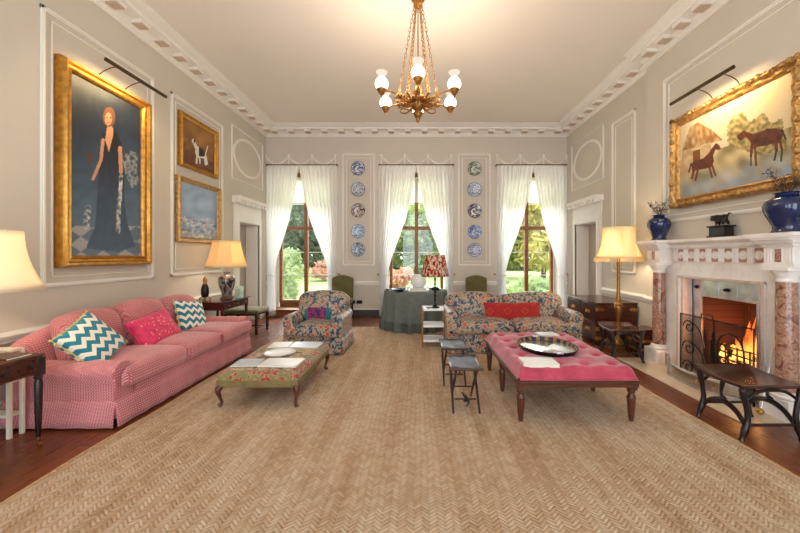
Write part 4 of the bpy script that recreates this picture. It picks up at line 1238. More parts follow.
l = thing('brass_floor_lamp', 'tall brass floor lamp with a fringed cream shade beside the chest', 'lamp', (3.17, 5.38, 0))
b = MB(); b.box(-.15, .15, -.15, .15, 0, .03); b.box(-.12, .12, -.12, .12, .03, .07); b.lathe([(.10, .07), (.11, .09), (.07, .13), (.05, .17)], n=20); b.build('base', m['antbrass'], l, bevel=.006)
b = MB(); b.lathe([(.05, .17), (.028, .22), (.036, .26), (.028, .30), (.03, .5), (.042, .55), (.05, .62), (.062, .68), (.05, .70), (.06, .72), (.035, .76), (.045, .80), (.028, .86), (.024, 1.0), (.022, 1.40), (.03, 1.44), (.012, 1.48), (.006, 1.9)], n=20); b.build('column', m['antbrass'], l)
b = MB(); b.tube(crv([(.04, 0, .70), (.07, -.02, .68), (.08, -.01, .64), (.05, 0, .62)], 4), .01, 6); b.build('scroll_handle', m['antbrass'], l)
b = MB(); shade(b, .335, .24, 1.45, 1.94, 10, 0, .05, 12)
shd = b.build('lamp_shade', m['shadecream'], l, solid=.002, ang=180)
b = MB()
for i in range(90):
    a = 2*PI*i/90; b.tube([(.336*math.cos(a), .336*math.sin(a), 1.46), (.342*math.cos(a), .342*math.sin(a), 1.395)], [.010, .005], 4)
b.build('fringe', m['shadegold'], shd)
b = MB()
for i in range(10):
    a = 2*PI*i/10; b.tube([((lerp(.336, .241, k/8)-.05*math.sin(PI*k/8)+.002)*math.cos(a), (lerp(.336, .241, k/8)-.05*math.sin(PI*k/8)+.002)*math.sin(a), lerp(1.45, 1.94, k/8)) for k in range(9)], .003, 4)
b.build('shade_ribs', m['shadegold'], shd)
for zz in (.075, -.0):
    pass
b = MB(); b.sphere(.06, 0, 1.72, .03, 10); b.sphere(-.06, 0, 1.72, .03, 10); b.build('bulb', m['opal'], l)
point_light('floor_lamp_light', (0, 0, 1.66), 14, (1, .80, .56), .05, l)

def carved_table(label, x, y, rz, W, D, H=.45):
    t = thing('carved_low_table', label, 'table', (x, y, .012), rz, 'pair of dark carved low tables')
    def tp(u, v):
        X = lerp(-W/2-.02, W/2+.02, u); Y = lerp(-D/2, D/2, v)
        return X, Y
    # saddle top: edges rise towards the far and near sides
    def top(p):
        X, Y, Z = p; return (X*(1+.03*math.cos(2*Y/D*PI/2)), Y, Z+.035*(abs(X)/(W/2))**3*0+.03*(abs(2*Y/D)**2.2)*(1 if Y > 0 else .2))
    b = MB(); b.rbox(0, 0, H-.018, W+.05, D+.02, .026, .008, 14, fn=top); b.build('table_top', m['oaktop'], t)
    for sx in (-1, 1):
        for sy in (-1, 1):
            px, py = sx*(W/2-.02), sy*(D/2-.02)
            zt = H-.02+(.025 if sy > 0 else 0)
            pts = crv([(px+sx*.02, py, zt), (px+sx*.012, py, zt-.06), (px-sx*.015, py, .26), (px-sx*.022, py, .17), (px+sx*.0, py, .09), (px+sx*.02, py, .03), (px+sx*.028, py, .0)], 5)
            b = MB(); b.tube(pts, [.022, .024, .019, .021, .026, .018, .023], 10)
            b.sphere(px+sx*.02, py, zt-.03, .026, 8); b.build('leg', m['oakdark'], t)
    for sx in (-1, 1):   # arched side stretchers
        px = sx*(W/2-.035)
        b = MB(); b.tube(crv([(px, -D/2+.03, .12), (px, -D/4, .20), (px, 0, .235), (px, D/4, .20), (px, D/2-.03, .12)], 6), [.016, .02, .024, .02, .016], 8)
        b.tube(crv([(px, 0, .235), (px-sx*.0, .02, .30), (px, 0, H-.035)], 5), [.016, .011, .020], 8)
        b.sphere(px, 0, .25, .026, 8); b.build('arched_stretcher', m['oakdark'], t)
    for sy in (-1, 1):
        py = sy*(D/2-.02)
        b = MB(); b.tube([(-W/2+.04, py, .13), (W/2-.04, py, .13)], .011, 8); b.build('straight_stretcher', m['oakdark'], t)
        b = MB(); b.tube(crv([(-W/2+.03, py, H-.12), (-W/4, py, H-.06), (0, py, H-.045), (W/4, py, H-.06), (W/2-.03, py, H-.12)], 6), .013, 8); b.build('bracket', m['oakdark'], t)
    return t
carved_table('dark carved low table nearest the camera, in front of the fire', 2.83, 2.93, R(0), .47, .46)
carved_table('dark carved low table in front of the brass floor lamp', 2.93, 4.92, R(-8), .40, .46)
# ================================================================== FIREPLACE
FC = 3.96
fp = thing('marble_fireplace', 'white marble fireplace with two veined brown columns on the right wall', 'fireplace', (XB, FC, 0))
# local: x negative into the room
XF = -.09            # front plane of the jambs (world 3.47)
b = MB()
for s in (-1, 1):
    y0, y1 = s*.54, s*.98
    b.box(XF, 0, min(y0, y1), max(y0, y1), 0, 1.415)
b.box(XF, 0, -.54, .54, 1.20, 1.415)
for s in (-1, 1):    # inner moulded edge
    b.box(XF-.018, XF, min(s*.54, s*.575), max(s*.54, s*.575), 0, 1.235)
    b.box(XF-.010, XF, min(s*.60, s*.66), max(s*.60, s*.66), .16, 1.34)
b.box(XF-.018, XF, -.575, .575, 1.20, 1.235)
b.build('surround', m['marble'], fp, bevel=.004)
b = MB()     # egg-and-dart like beading round the opening
for i in range(44): 
    y = lerp(-.56, .56, i/43); b.box(XF-.026, XF-.016, y-.008, y+.008, 1.205, 1.23)
for s in (-1, 1):
    for i in range(46):
        z = lerp(.03, 1.19, i/45); b.box(XF-.026, XF-.016, s*.5575-.010, s*.5575+.010, z-.008, z+.008)
m['marbpink'] = plain('pinkish_marble', c(214, 194, 182), .3, var=.10, scale=12)
b.build('bead_moulding', m['marbpink'], fp)
for s in (-1, 1):      # slips (inner reveal)
    b = MB(); b.box(-.085, .06, min(s*.50, s*.54), max(s*.50, s*.54), 0, 1.20)
    b.build('marble_slip', m['marbpink'], fp, bevel=.003)
b = MB(); b.box(XF-.005, 0, -.98, .98, 1.415, 1.575)
b.build('frieze', m['marble'], fp)
for s in (-1, 1):
    b = MB(); y = s*.83
    b.box(XF-.15, XF, y-.13, y+.13, 1.405, 1.575); b.box(XF-.165, XF, y-.145, y+.145, 1.385, 1.415)
    b.box(XF-.155, XF-.148, y-.035, y+.035, 1.425, 1.565)
    for k in (-.095, .095):
        for q in range(3): b.box(XF-.156, XF-.148, y+k-.03+q*.025, y+k-.018+q*.025, 1.43, 1.56)
    b.build('frieze_block', m['marble'], fp, bevel=.003)
    b = MB(); b.box(XF-.158, XF-.154, y-.028, y+.028, 1.435, 1.555); b.build('inset_panel', m['breccia'], fp)
for i in range(8):
    y = lerp(-.60, .60, i/7)
    b = MB(); b.box(XF-.022, XF-.004, y-.035, y+.035, 1.42, 1.575)
    for q in range(4): b.box(XF-.028, XF-.02, y-.028+q*.0165, y-.020+q*.0165, 1.43, 1.565)
    b.box(XF-.03, XF-.004, y-.038, y+.038, 1.41, 1.422)
    b.build('fluted_tablet', m['marble'], fp, bevel=.002)
for i in range(7):
    y = lerp(-.60, .60, (i+.5)/7)
    b = MB()
    pr = [(.045, 0), (.046, -.012), (.038, -.014), (.036, -.008), (.022, -.006), (.014, -.016), (.001, -.018)]
    b.lathe(pr, XF-.004, y, 1.4975, 20, axis='x', caps=False)
    for a in range(8): b.sphere(XF-.012, y+.027*math.cos(a*PI/4), 1.4975+.027*math.sin(a*PI/4), .008, 6)
    b.build('rosette', m['marble'], fp)
b = MB(); b.box(XF-.008, XF-.004, -.66, .66, 1.42, 1.573); b.build('frieze_ground', plain('frieze_marble', c(176, 132, 112), .3, var=.25, scale=14), fp)
# cornice shelf
shp = [(0, 1.575), (XF-.02, 1.575), (XF-.025, 1.60), (XF-.05, 1.61), (XF-.055, 1.635), (XF-.10, 1.655), (XF-.115, 1.668), (XF-.115, 1.70), (0, 1.70)]
b = MB(); b.prism(shp, -.70, .70, 'y')
for s in (-1, 1):
    P = [(x-.15 if x < -.001 else 0, z) for x, z in shp]
    e = [.14, .145, .165, .175, .20, .22, .235]
    for (x0, z0), (x1, z1), w in zip(P[1:], P[2:], [.14, .15, .17, .175, .20, .225, .225]):
        if z1 > z0: b.box(min(x0, x1)-.0, 0, s*.83-w, s*.83+w, z0, z1)
for i in range(70):
    y = lerp(-.68, .68, i/69); b.box(XF-.052, XF-.02, y-.006, y+.006, 1.59, 1.612)
b.build('mantel_shelf', m['marble'], fp, bevel=.003)
for s in (-1, 1):
    y = s*.83; x = XF-.075
    b = MB(); r = .078
    b.lathe([(r*1.0, .25), (r*1.02, .5), (r*.98, .9), (r*.9, 1.255)], x, y, 0, 32); col_ = b.build('column_shaft', m['breccia'], fp)
    b = MB(); b.lathe([(r*.92, 1.25), (r*1.0, 1.26), (r*.95, 1.275), (r*1.0, 1.30), (r*1.35, 1.34), (r*1.4, 1.36)], x, y, 0, 32); b.box(x-.125, x+.075, y-.125, y+.125, 1.355, 1.39)
    b.build('column_capital', m['marble'], fp, bevel=.003)
    b = MB(); b.lathe([(r*1.5, .20), (r*1.5, .215), (r*1.2, .225), (r*1.3, .24), (r*1.05, .255)], x, y, 0, 32); b.box(x-.125, x+.075, y-.13, y+.13, 0, .195)
    b.build('column_base', m['marble'], fp, bevel=.004)
# steel register plate with the fire opening
b = MB(); xp = .045
for (y0, y1, z0, z1) in ((-.50, -.36, 0, 1.19), (.36, .50, 0, 1.19), (-.36, .36, .99, 1.19)): b.box(xp, xp+.02, y0, y1, z0, z1)
for (y0, y1, z0, z1) in ((-.37, -.35, .0, .99), (.35, .37, 0, .99), (-.37, .37, .98, 1.0)): b.box(xp-.015, xp, y0, y1, z0, z1)
for y in (-.12, .12): b.box(xp-.008, xp, y-.008, y+.008, 1.01, 1.17)
b.build('register_plate', m['steel'], fp, bevel=.003)
b = MB(); b.box(.038, .048, -.505, -.495, 0, 1.2); b.box(.038, .048, .495, .505, 0, 1.2); b.box(.036, .05, -.5, .5, 1.185, 1.20)
for y in (-.43, .43): b.sphere(xp-.01, y, 1.09, .022, 10)
b.sphere(xp-.01, 0, 1.09, .035, 12, sz=.6)
b.build('register_mounts', m['iron'], fp)
b = MB(); x0, x1 = .066, .56
b.box(x1, x1+.02, -.36, .36, 0, 1.1); b.box(x0, x1, -.40, -.36, 0, 1.1); b.box(x0, x1, .36, .40, 0, 1.1); b.box(x0, x1, -.4, .4, 1.0, 1.12); b.box(x0, x1, -.36, .36, 0, .02)
b.build('fire_chamber', m['brick'], fp)
# hearth
h = thing('marble_hearth', 'pale stone hearth slab set in the floor before the fireplace', 'hearth', (0, 0, 0))
b = MB(); b.box(2.88, 3.62, 2.98, 4.94, .0, .012); b.build('slab', m['hearth'], h, bevel=.003)
# fire basket
g = thing('fire_grate', 'black iron fire grate with steel uprights holding burning logs', 'grate', (3.80, FC-.04, .03))
b = MB()
for zz in (.16, .235, .31, .385): b.tube([(-.10, -.29, zz), (-.13, -.1, zz), (-.13, .1, zz), (-.10, .29, zz)], .009, 6)
for y in (-.15, 0, .15): b.tube([(-.12, y, .15), (-.12, y, .40)], .008, 6)
for q in range(9): b.tube([(-.12, lerp(-.28, .28, q/8), .14), (.20, lerp(-.28, .28, q/8), .14)], .008, 5)
b.build('basket_bars', m['iron'], g)
for s in (-1, 1):
    b = MB(); b.box(-.15, -.09, s*.30-.03, s*.30+.03, .0, .40); b.lathe([(.03, .40), (.04, .41), (.02, .43), (.032, .47), (.02, .51), (.005, .53)], -.12, s*.30, 0, 12)
    for k in range(4): b.sphere(-.155, s*.30, .08+.09*k, .016, 8)
    b.tube([(-.09, s*.30, .05), (.2, s*.30, .05)], .012, 6)
    b.build('upright', m['iron'], g, bevel=.003)
rnd = random.Random(11)
G4 = 'glowing logs and coals in the grate'
for i, (y, z, a, r) in enumerate(((-.12, .20, 8, .045), (.10, .21, -10, .05), (-.0, .29, 5, .045), (.13, .30, 22, .035), (-.14, .31, -20, .035))):
    o = thing('fire_log', ['glowing log low at the front left of the fire', 'glowing log low at the right of the fire', 'burning log across the middle of the fire', 'thin burning log leaning on the right of the fire', 'thin burning log leaning on the left of the fire'][i], 'log', (3.82+.02*(i % 2)+.03*(i > 2), FC-.04+y, .03+z), 0, G4)
    b = MB(); b.tube([(0, -.14, -.01*math.sin(R(a))*9), (.01, 0, .0), (0, .14, .012*math.sin(R(a))*9)], [r*.9, r, r*.85], 10); b.build('charred_log', m['coal'], o)
co2 = MB()
for i in range(60):
    co2.sphere(rnd.uniform(-.07, .16), rnd.uniform(-.26, .26), .165+rnd.uniform(0, .07), rnd.uniform(.018, .034), 6)
o = tag(co2.build('embers', m['coal'], loc=(3.80, FC-.04, .03)), 'heap of glowing embers on the grate bars', 'embers', kind='stuff')
fl = MB()
for i in range(20):
    x, y = rnd.uniform(-.05, .12), rnd.gauss(-.02, .14)
    hgt = .50*math.exp(-((y+.07)/.17)**2)+rnd.uniform(.06, .18)
    r = rnd.uniform(.022, .05); ph = rnd.uniform(0, 6)
    pts = [(x+.02*math.sin(ph+t*.9), y+.03*math.sin(ph+t*.8)*t/6, t/8*hgt) for t in range(9)]
    fl.tube(pts, [r*.6, r, r*.9, r*.75, r*.6, r*.42, r*.28, r*.14, .002], 8)
tag(fl.build('fire_flames', m['flame'], loc=(3.80, FC-.04, .24), ang=180), 'orange flames rising from the logs in the grate', 'fire', kind='stuff')
point_light('fire_glow', (3.76, FC-.05, .50), 9, (1, .42, .12), .1)
# fender
path = crv([(3.36, 4.62, 0), (3.33, 4.50, 0), (3.20, 4.36, 0), (3.11, 4.20, 0), (3.08, 3.96, 0), (3.11, 3.72, 0), (3.20, 3.56, 0), (3.33, 3.42, 0), (3.36, 3.30, 0)], 8)
fd = thing('pierced_fender', 'low pierced steel serpentine fender around the fire', 'fender', (0, 0, .012))
def ff(u, v):
    q = u*(len(path)-1); i = min(int(q), len(path)-2); p = path[i].lerp(path[i+1], q-i); return (p.x, p.y, .01+.15*v)
n_ = NT('pierced_steel'); co = n_.co(); x, y, z = n_.xyz(co)
vv = n_.vor(co, 32, rnd=.3).outputs['Distance']; k = n_.math('MULTIPLY', n_.math('LESS_THAN', vv, .33), n_.math('LESS_THAN', n_.math('ABSOLUTE', n_.math('SUBTRACT', z, .085)), .045))
tp = n_.node('BsdfTransparent').outputs[0]; d_ = n_.bsdf(c(176, 164, 150), .3, .9)
ms = n_.node('MixShader'); n_.put(ms.inputs[0], k); n_.t.links.new(d_, ms.inputs[1]); n_.t.links.new(tp, ms.inputs[2]); m['pierced'] = n_.done(ms.outputs[0])
b = MB(); b.grid(ff, 64, 4); b.build('pierced_band', m['pierced'], fd, solid=.004)
for zz, r in ((.01, .010), (.16, .007)):
    b = MB(); b.tube([(p.x, p.y, zz) for p in path], r, 8); b.build('rail', m['steel'], fd)
# fire screen
s_ = thing('fire_screen', 'black wire mesh fire screen with wrought scrolls', 'fire screen', (3.29, 0, .012))
Y0, Y1, ZT = 3.33, 4.26, .76
b = MB(); b.box(-.002, .002, Y0, Y1, .03, ZT); b.build('wire_mesh', m['mesh'], s_)
b = MB(); b.tube([(0, Y0, 0), (0, Y0, ZT), (0, Y1, ZT), (0, Y1, 0)], .009, 6); b.tube([(0, Y0, .03), (0, Y1, .03)], .008, 6); b.tube([(0, 3.78, .03), (0, 3.78, ZT)], .006, 6); b.build('frame', m['iron'], s_)
def spiral(y, z, r, sgn, turns=1.4, n=26, a0=0): return [(-.008, y+sgn*r*(1-.8*i/n)*math.cos(a0+turns*2*PI*i/n), z+r*(1-.8*i/n)*math.sin(a0+turns*2*PI*i/n)) for i in range(n+1)]
b = MB()
for (y, z, r, sg) in ((4.12, .62, .085, 1), (4.12, .36, .10, 1), (4.13, .13, .085, 1)):
    b.tube(spiral(y, z, r, sg), .007, 5)
    b.tube(crv([(-.008, y-r*.7, z+r*.7), (-.008, y-r*1.9, z-.02), (-.008, y-r*2.6, z-.2 if z > .25 else .05)], 5), .007, 5)
b.build('wrought_scroll', m['iron'], s_)
b = MB(); b.tube([(-.010, 3.42, .04), (-.010, 3.42, .46)]+[(-.010, 3.575+.155*math.cos(R(a)), .46+.20*math.sin(R(a))) for a in range(180, -1, -15)][1:-1][::-1][::-1]+[(-.010, 3.73, .46), (-.010, 3.73, .04)], .008, 6)
b.tube([(-.010, 3.42, .22)]+[(-.010, 3.575+.13*math.cos(R(a)), .16+.13*math.sin(R(a))) for a in range(180, -1, -20)], .006, 6); b.build('arched_door', m['iron'], s_)
b = MB(); b.tube([(0, 3.95, ZT), (-.0, 3.94, ZT+.05), (0, 3.80, ZT+.05), (0, 3.79, ZT)], .007, 6); b.build('handle', m['iron'], s_)
# poker
o = thing('brass_poker', 'steel fire iron with a brass knob leaning by the right column', 'poker', (0, 0, .012))
b = MB(); b.tube([(3.40, 3.25, .62), (3.18, 3.16, .03)], .007, 8); b.build('steel_shaft', m['steel'], o)
b = MB(); b.sphere(3.175, 3.155, .038, .03, 12); b.build('knob', m['brass'], o)

# ================================================================== ON THE MANTEL
def vase(label, y, h, r, seed, group):
    t = thing('blue_vase', label, 'vase', (XB-.165+.0, y, 1.701), 0, group)
    P = [(.62, 0), (.66, .02), (.58, .10), (.60, .18), (.80, .38), (.98, .58), (1.0, .68), (.90, .80), (.55, .90), (.46, .94), (.50, .985), (.62, 1.0), (.55, 1.0), (.40, .94)]
    b = MB(); b.lathe([(p*r, z*h) for p, z in P], n=40); b.build('vase_body', m['cobalt'], t)
    b = MB(); b.lathe([(r*.72, 0), (r*.74, .006), (r*.62, .012)], n=30); b.build('foot_ring', m['terra'], t)
    return t
G5 = 'pair of cobalt blue vases on the mantelpiece'
def dried(label, y, h, seed, spread, up, nb, group):
    rnd = random.Random(seed)
    t = thing('dried_branches', label, 'dried branches', (XB-.165, y, 1.701), 0, group)
    b = MB(); lf = MB()
    for i in range(nb):
        a = 2*PI*i/nb+rnd.uniform(-.3, .3); s_ = rnd.uniform(.4, 1)*spread; u = up*rnd.uniform(.6, 1.1)
        ax = math.cos(a)*.45*s_; ay = math.sin(a)*s_
        pts = crv([(0, 0, h*.75), (ax*.15, ay*.15, h+.02), (ax*.6, ay*.6, h+u*.55), (ax, ay, h+u)], 5)
        b.tube(pts, [.004, .003, .0015], 5)
        for p in pts[7:]:
            for _ in range(2):
                d = Vector((rnd.gauss(0, 1)*.6, rnd.gauss(0, 1), rnd.gauss(.3, .8))).normalized(); w_ = d.orthogonal().normalized()
                L = rnd.uniform(.02, .04); q0 = p+d*.012
                vs = [lf.v(q0), lf.v(q0+d*L*.5+w_*L*.28), lf.v(q0+d*L), lf.v(q0+d*L*.5-w_*L*.28)]; lf.f(vs)
    b.build('stems', m['bark'], t); lf.build('leaves', m['leaf'], t, solid=.0015, smooth=False)
vase('cobalt blue vase at the far left end of the mantelpiece', FC+.83, .36, .145, 1, G5)
vase('large cobalt blue vase at the near right end of the mantelpiece', FC-.83, .37, .165, 2, G5)
G6 = 'dried branches in the mantel vases'
dried('dried brown branches in the far left blue vase', FC+.83, .35, 4, .26, .20, 9, G6)
dried('dried brown branches in the near right blue vase', FC-.83, .36, 9, .27, .24, 11, G6)
# bronze beast on a plinth
t = thing('bronze_animal', 'small dark bronze animal standing on a black plinth on the mantel', 'statuette', (XB-.12, 3.86, 1.701))
b = MB()
for (hw, hd, z0, z1) in ((.112, .075, 0, .018), (.096, .060, .018, .115), (.112, .075, .115, .133)):
    b.box(-hd, hd, -hw, hw, z0, z1)
b.build('plinth', m['black'], t, bevel=.005)
def skin(name, pts, edges, rad, mat_, parent, sub=2):
    me = bpy.data.meshes.new(name); me.from_pydata(pts, edges, []); me.materials.append(mat_)
    o = bpy.data.objects.new(name, me); COL.objects.link(o); o.parent = parent
    md = o.modifiers.new('skin', 'SKIN'); md.use_smooth_shade = True
    for i, r in enumerate(rad):
        me.skin_vertices[0].data[i].radius = (r, r) if not isinstance(r, tuple) else r
    me.skin_vertices[0].data[0].use_root = True
    s2 = o.modifiers.new('sub', 'SUBSURF'); s2.levels = sub; s2.render_levels = sub
    return o
z = .133
# head towards +y (left in view), tail towards -y
P = [(0, -.01, z+.085), (0, .04, z+.085), (0, .075, z+.092), (0, .105, z+.088), (0, .135, z+.072),
     (0, -.055, z+.088), (0, -.075, z+.10), (0, -.10, z+.135), (0, -.13, z+.12),
     (.024, .045, z+.05), (.026, .05, z+.006), (-.024, .035, z+.05), (-.026, .03, z+.006),
     (.024, -.055, z+.05), (.026, -.065, z+.006), (-.024, -.06, z+.05), (-.026, -.045, z+.006), (.02, .10, z+.118), (-.02, .10, z+.118)]
E = [(0, 1), (1, 2), (2, 3), (3, 4), (0, 5), (5, 6), (6, 7), (7, 8), (1, 9), (9, 10), (1, 11), (11, 12), (5, 13), (13, 14), (5, 15), (15, 16), (3, 17), (3, 18)]
Rd = [.040, .042, .034, .030, .018, .036, .013, .006, .005, .018, .010, .018, .010, .019, .010, .019, .010, .008, .008]
skin('bronze_body', P, E, Rd, m['bronze'], t)

# ================================================================== PAINTINGS
def inpoly(x, y, poly):
    n = len(poly); ins = False; j = n-1
    for i in range(n):
        xi, yi = poly[i]; xj, yj = poly[j]
        if (yi > y) != (yj > y) and x < (xj-xi)*(y-yi)/(yj-yi+1e-12)+xi: ins = not ins
        j = i
    return ins
def segd(x, y, a, b_):
    ax, ay = a; bx, by = b_; dx, dy = bx-ax, by-ay
    t = max(0, min(1, ((x-ax)*dx+(y-ay)*dy)/(dx*dx+dy*dy+1e-12)))
    return math.hypot(x-ax-t*dx, y-ay-t*dy)
def mixc(a, b_, t): return tuple(lerp(p, q, max(0, min(1, t))) for p, q in zip(a, b_))
def nz(x, y, s, k=0): return noise.noise(Vector((x*s, y*s, k*7.3)))
def painting(name, label, side, xw, ya, yb, z0, z1, fw, depth, paint, fmat, nu=110, nv=130, group=None, ornate=0):
    """side 'L': hangs on the left wall and faces +x; 'R': right wall, faces -x"""
    s = 1 if side == 'L' else -1
    t = thing(name, label, 'painting', (xw, (ya+yb)/2, (z0+z1)/2), 0, group)
    hw, hh = (yb-ya)/2, (z1-z0)/2
    # frame as mitred profile sweep around the rectangle
    prof = [(0, 0), (0, depth*.45), (fw*.10, depth*.8), (fw*.22, depth), (fw*.38, depth*.92), (fw*.5, depth*.62), (fw*.68, depth*.55), (fw*.8, depth*.68), (fw*.9, depth*.6), (fw, depth*.35), (fw, 0)]
    b = MB(); n = 1 if not ornate else 26
    rings = []
    cs = [(-1, -1), (1, -1), (1, 1), (-1, 1)]
    rnd = random.Random(3)
    for k in range(4):
        a, bb = cs[k], cs[(k+1) % 4]
        for q in range(n):
            f = q/n
            ring = []
            for o_, d in prof:
                pa = (a[0]*(hw-o_), a[1]*(hh-o_)); pb = (bb[0]*(hw-o_), bb[1]*(hh-o_))
                y, z = lerp(pa[0], pb[0], f), lerp(pa[1], pb[1], f)
                dd = d
                if ornate and d > 0:
                    dd = d*(1+.16*math.sin(f*n*1.7+o_*60)); 
                    if o_ == 0:
                        ex = ornate*abs(math.sin(f*PI*4)); yy = a[0] if k in (1, 3) else 0
                        if k % 2 == 0: z += a[1]*ex*.5
                        else: y += a[0]*ex*.5
                ring.append(b.v((s*dd, y, z)))
            rings.append(ring)
    m_ = len(rings)
    for i in range(m_):
        r0, r1 = rings[i], rings[(i+1) % m_]
        for q in range(len(prof)-1): b.f([r0[q], r0[q+1], r1[q+1], r1[q]])
    b.build('gilt_frame', fmat, t, ang=35)
    if ornate:
        b = MB()
        for k in range(4):
            a, bb = cs[k], cs[(k+1) % 4]; L = (2*hw if k % 2 == 0 else 2*hh); cnt = int(L/.075)
            for q in range(cnt+1):
                f = q/cnt; o_ = fw*.25
                y, z = lerp(a[0], bb[0], f)*(hw-o_), lerp(a[1], bb[1], f)*(hh-o_)
                b.sphere(s*depth*.85, y, z, .024 if q % 4 else .036, 7, sx=.8)
                y, z = lerp(a[0], bb[0], f)*(hw-fw*.85), lerp(a[1], bb[1], f)*(hh-fw*.85)
                b.sphere(s*depth*.5, y, z, .012, 6)
        b.build('carved_ornament', fmat, t)
    # canvas
    me = bpy.data.meshes.new('canvas'); ch, cwid = hh-fw*.92, hw-fw*.92
    V = []; C_ = []
    for j in range(nv+1):
        for i in range(nu+1):
            y = lerp(-cwid, cwid, i/nu); z = lerp(-ch, ch, j/nv)
            V.append((s*depth*.3, y, z))
            xx = xw+s*depth*.3; Y = y+(ya+yb)/2; Z = z+(z0+z1)/2
            px = 418+F*xx/Y; py = 255-F*(Z-1.5)/Y
            C_.append(paint(px, py, i/nu, j/nv))
    Fc = [(j*(nu+1)+i, j*(nu+1)+i+1, (j+1)*(nu+1)+i+1, (j+1)*(nu+1)+i) for j in range(nv) for i in range(nu)]
    if s < 0: Fc = [f[::-1] for f in Fc]
    me.from_pydata(V, [], Fc); me.materials.append(m['canvas'])
    ca = me.color_attributes.new('paint', 'FLOAT_COLOR', 'POINT')
    flat = []
    for q in C_: flat += [q[0], q[1], q[2], 1]
    ca.data.foreach_set('color', flat)
    me.polygons.foreach_set('use_smooth', [True]*len(me.polygons))
    o = bpy.data.objects.new('canvas', me); COL.objects.link(o); o.parent = t
    b = MB(); b.box(0, s*depth*.28, -cwid, cwid, -ch, ch); b.build('backing_board', m['bark'], t)
    return t
K = {k: c(*v)[:3] for k, v in dict(black=(20, 18, 20), navy=(38, 52, 74), slate=(74, 98, 122), glare_blue=(122, 146, 168), flesh=(206, 150, 112), hair=(122, 74, 44), silver=(184, 182, 178), grey=(150, 156, 162), brown=(96, 56, 34), bay=(104, 46, 26), dark=(36, 26, 22), sky=(226, 196, 142), sky2=(204, 192, 172), thatch=(140, 96, 50), tree=(122, 112, 60), grass=(132, 122, 82), cream=(226, 204, 160), wht=(232, 226, 214), umber=(120, 76, 40), gold=(176, 124, 62), blue=(96, 124, 158), lblue=(152, 174, 200)).items()}
def lady(px, py, u, v):
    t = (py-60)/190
    col = mixc(K['black'], K['navy'], (t-.12)/.30); col = mixc(col, K['slate'], (t-.40)/.30); col = mixc(col, K['glare_blue'], (t-.68)/.5)  # dark slate ground, paler downwards with window glare painted into it
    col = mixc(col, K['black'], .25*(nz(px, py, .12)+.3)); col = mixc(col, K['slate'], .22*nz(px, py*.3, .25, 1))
    if py > 226:   # chequered floor
        # lozenges
        a = (px-70)/22.0; bq = (py-(226+ (143-px)*.05))/15.0
        k = (int(math.floor(a+bq))+int(math.floor(a-bq+20))) % 2; 
        col = mixc(K['slate'], K['silver'], .8 if k == 0 else .15)
    dress = [(103, 133), (116, 132), (121, 142), (125, 170), (124, 200), (128, 226), (136, 246), (118, 252), (100, 250), (86, 248), (95, 226), (98, 190), (99, 160)]
    if inpoly(px, py, dress):
        col = mixc(K['black'], K['navy'], (py-130)/60); col = mixc(col, K['slate'], (py-165)/110+.15*nz(px, py*.4, .3, 2))  # dress also turns paler blue downwards, partly painted varnish glare
    if inpoly(px, py, [(107, 128), (113, 128), (113, 136), (109, 152), (105, 140)]): col = K['flesh']
    for a, bb, w_ in (((103, 140), (101, 160), 1.7), ((101, 160), (93, 179), 1.6), ((120, 148), (121, 172), 2.0), ((110, 124), (109, 132), 2.4)):
        if segd(px, py, a, bb) < w_: col = K['flesh']
    d = math.hypot((px-109)/5.0, (py-117)/8.0)
    if d < 1.25: col = K['hair']
    d2 = math.hypot((px-108.4)/3.7, (py-119)/6.3)
    if d2 < 1: col = mixc(K['flesh'], K['hair'], max(0, (px-109)*.12))
    if abs(py-117.6) < .6 and 105.6 < px < 111.4 and abs(px-108.6) > .9: col = K['brown']
    if abs(py-122.4) < .5 and 107 < px < 110: col = c(170, 70, 60)[:3]
    fan = [(122, 158), (130, 150), (138, 154), (137, 168), (139, 184), (132, 188), (126, 176)]
    if inpoly(px, py, fan): col = mixc(col, mixc(K['silver'], K['slate'], .35), .55+1.6*nz(px, py, .3, 3))
    if segd(px, py, (121, 176), (120, 200)) < 1.8 or segd(px, py, (119, 200), (118, 232)) < 2.2: col = mixc(col, K['wht'], .5+.9*nz(px, py, .3, 5))
    if segd(px, py, (88, 208), (86, 226)) < 3.2: col = mixc(col, K['wht'], .25+1.1*nz(px, py, .3, 6))
    if inpoly(px, py, [(84, 150), (93, 156), (90, 166), (87, 158)]): col = K['brown']
    return col
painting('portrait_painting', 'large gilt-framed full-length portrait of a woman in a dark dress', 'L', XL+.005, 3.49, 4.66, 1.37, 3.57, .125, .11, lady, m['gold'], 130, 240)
def dogp(px, py, u, v):
    col = mixc(K['umber'], K['gold'], (v-.1)*1.0+.5*nz(px, py, .15)); 
    if v < .3: col = mixc(K['umber'], K['bay'], .5+nz(px, py, .3, 1))
    if v > .55: col = mixc(K['gold'], K['umber'], .4+.8*nz(px, py, .1, 2))
    body = [(196, 147), (199, 146), (204, 151), (206, 154), (206, 159), (201, 158), (197, 158), (195, 152)]
    if inpoly(px, py, body): col = K['dark'] if 199 < px < 205 and py < 156.5 else K['wht']
    for a, bb, w_ in (((197, 156), (196.5, 163), .9), ((199.5, 157), (200, 163), .8), ((204.5, 157), (205.6, 164.5), .9), ((206, 157), (207.2, 164), .8), ((206, 153), (207.8, 146), .5), ((196.2, 148), (194.6, 143), 1.3)):
        if segd(px, py, a, bb) < w_: col = K['wht']
    if math.hypot((px-193.6), (py-141)/1.4) < 1.7: col = K['dark'] if px > 193.8 else K['wht']
    return col
painting('dog_painting', 'smaller gilt-framed painting of a black and white dog', 'L', XL+.005, 5.28, 6.27, 2.90, 3.76, .075, .07, dogp, m['gold'], 110, 100)
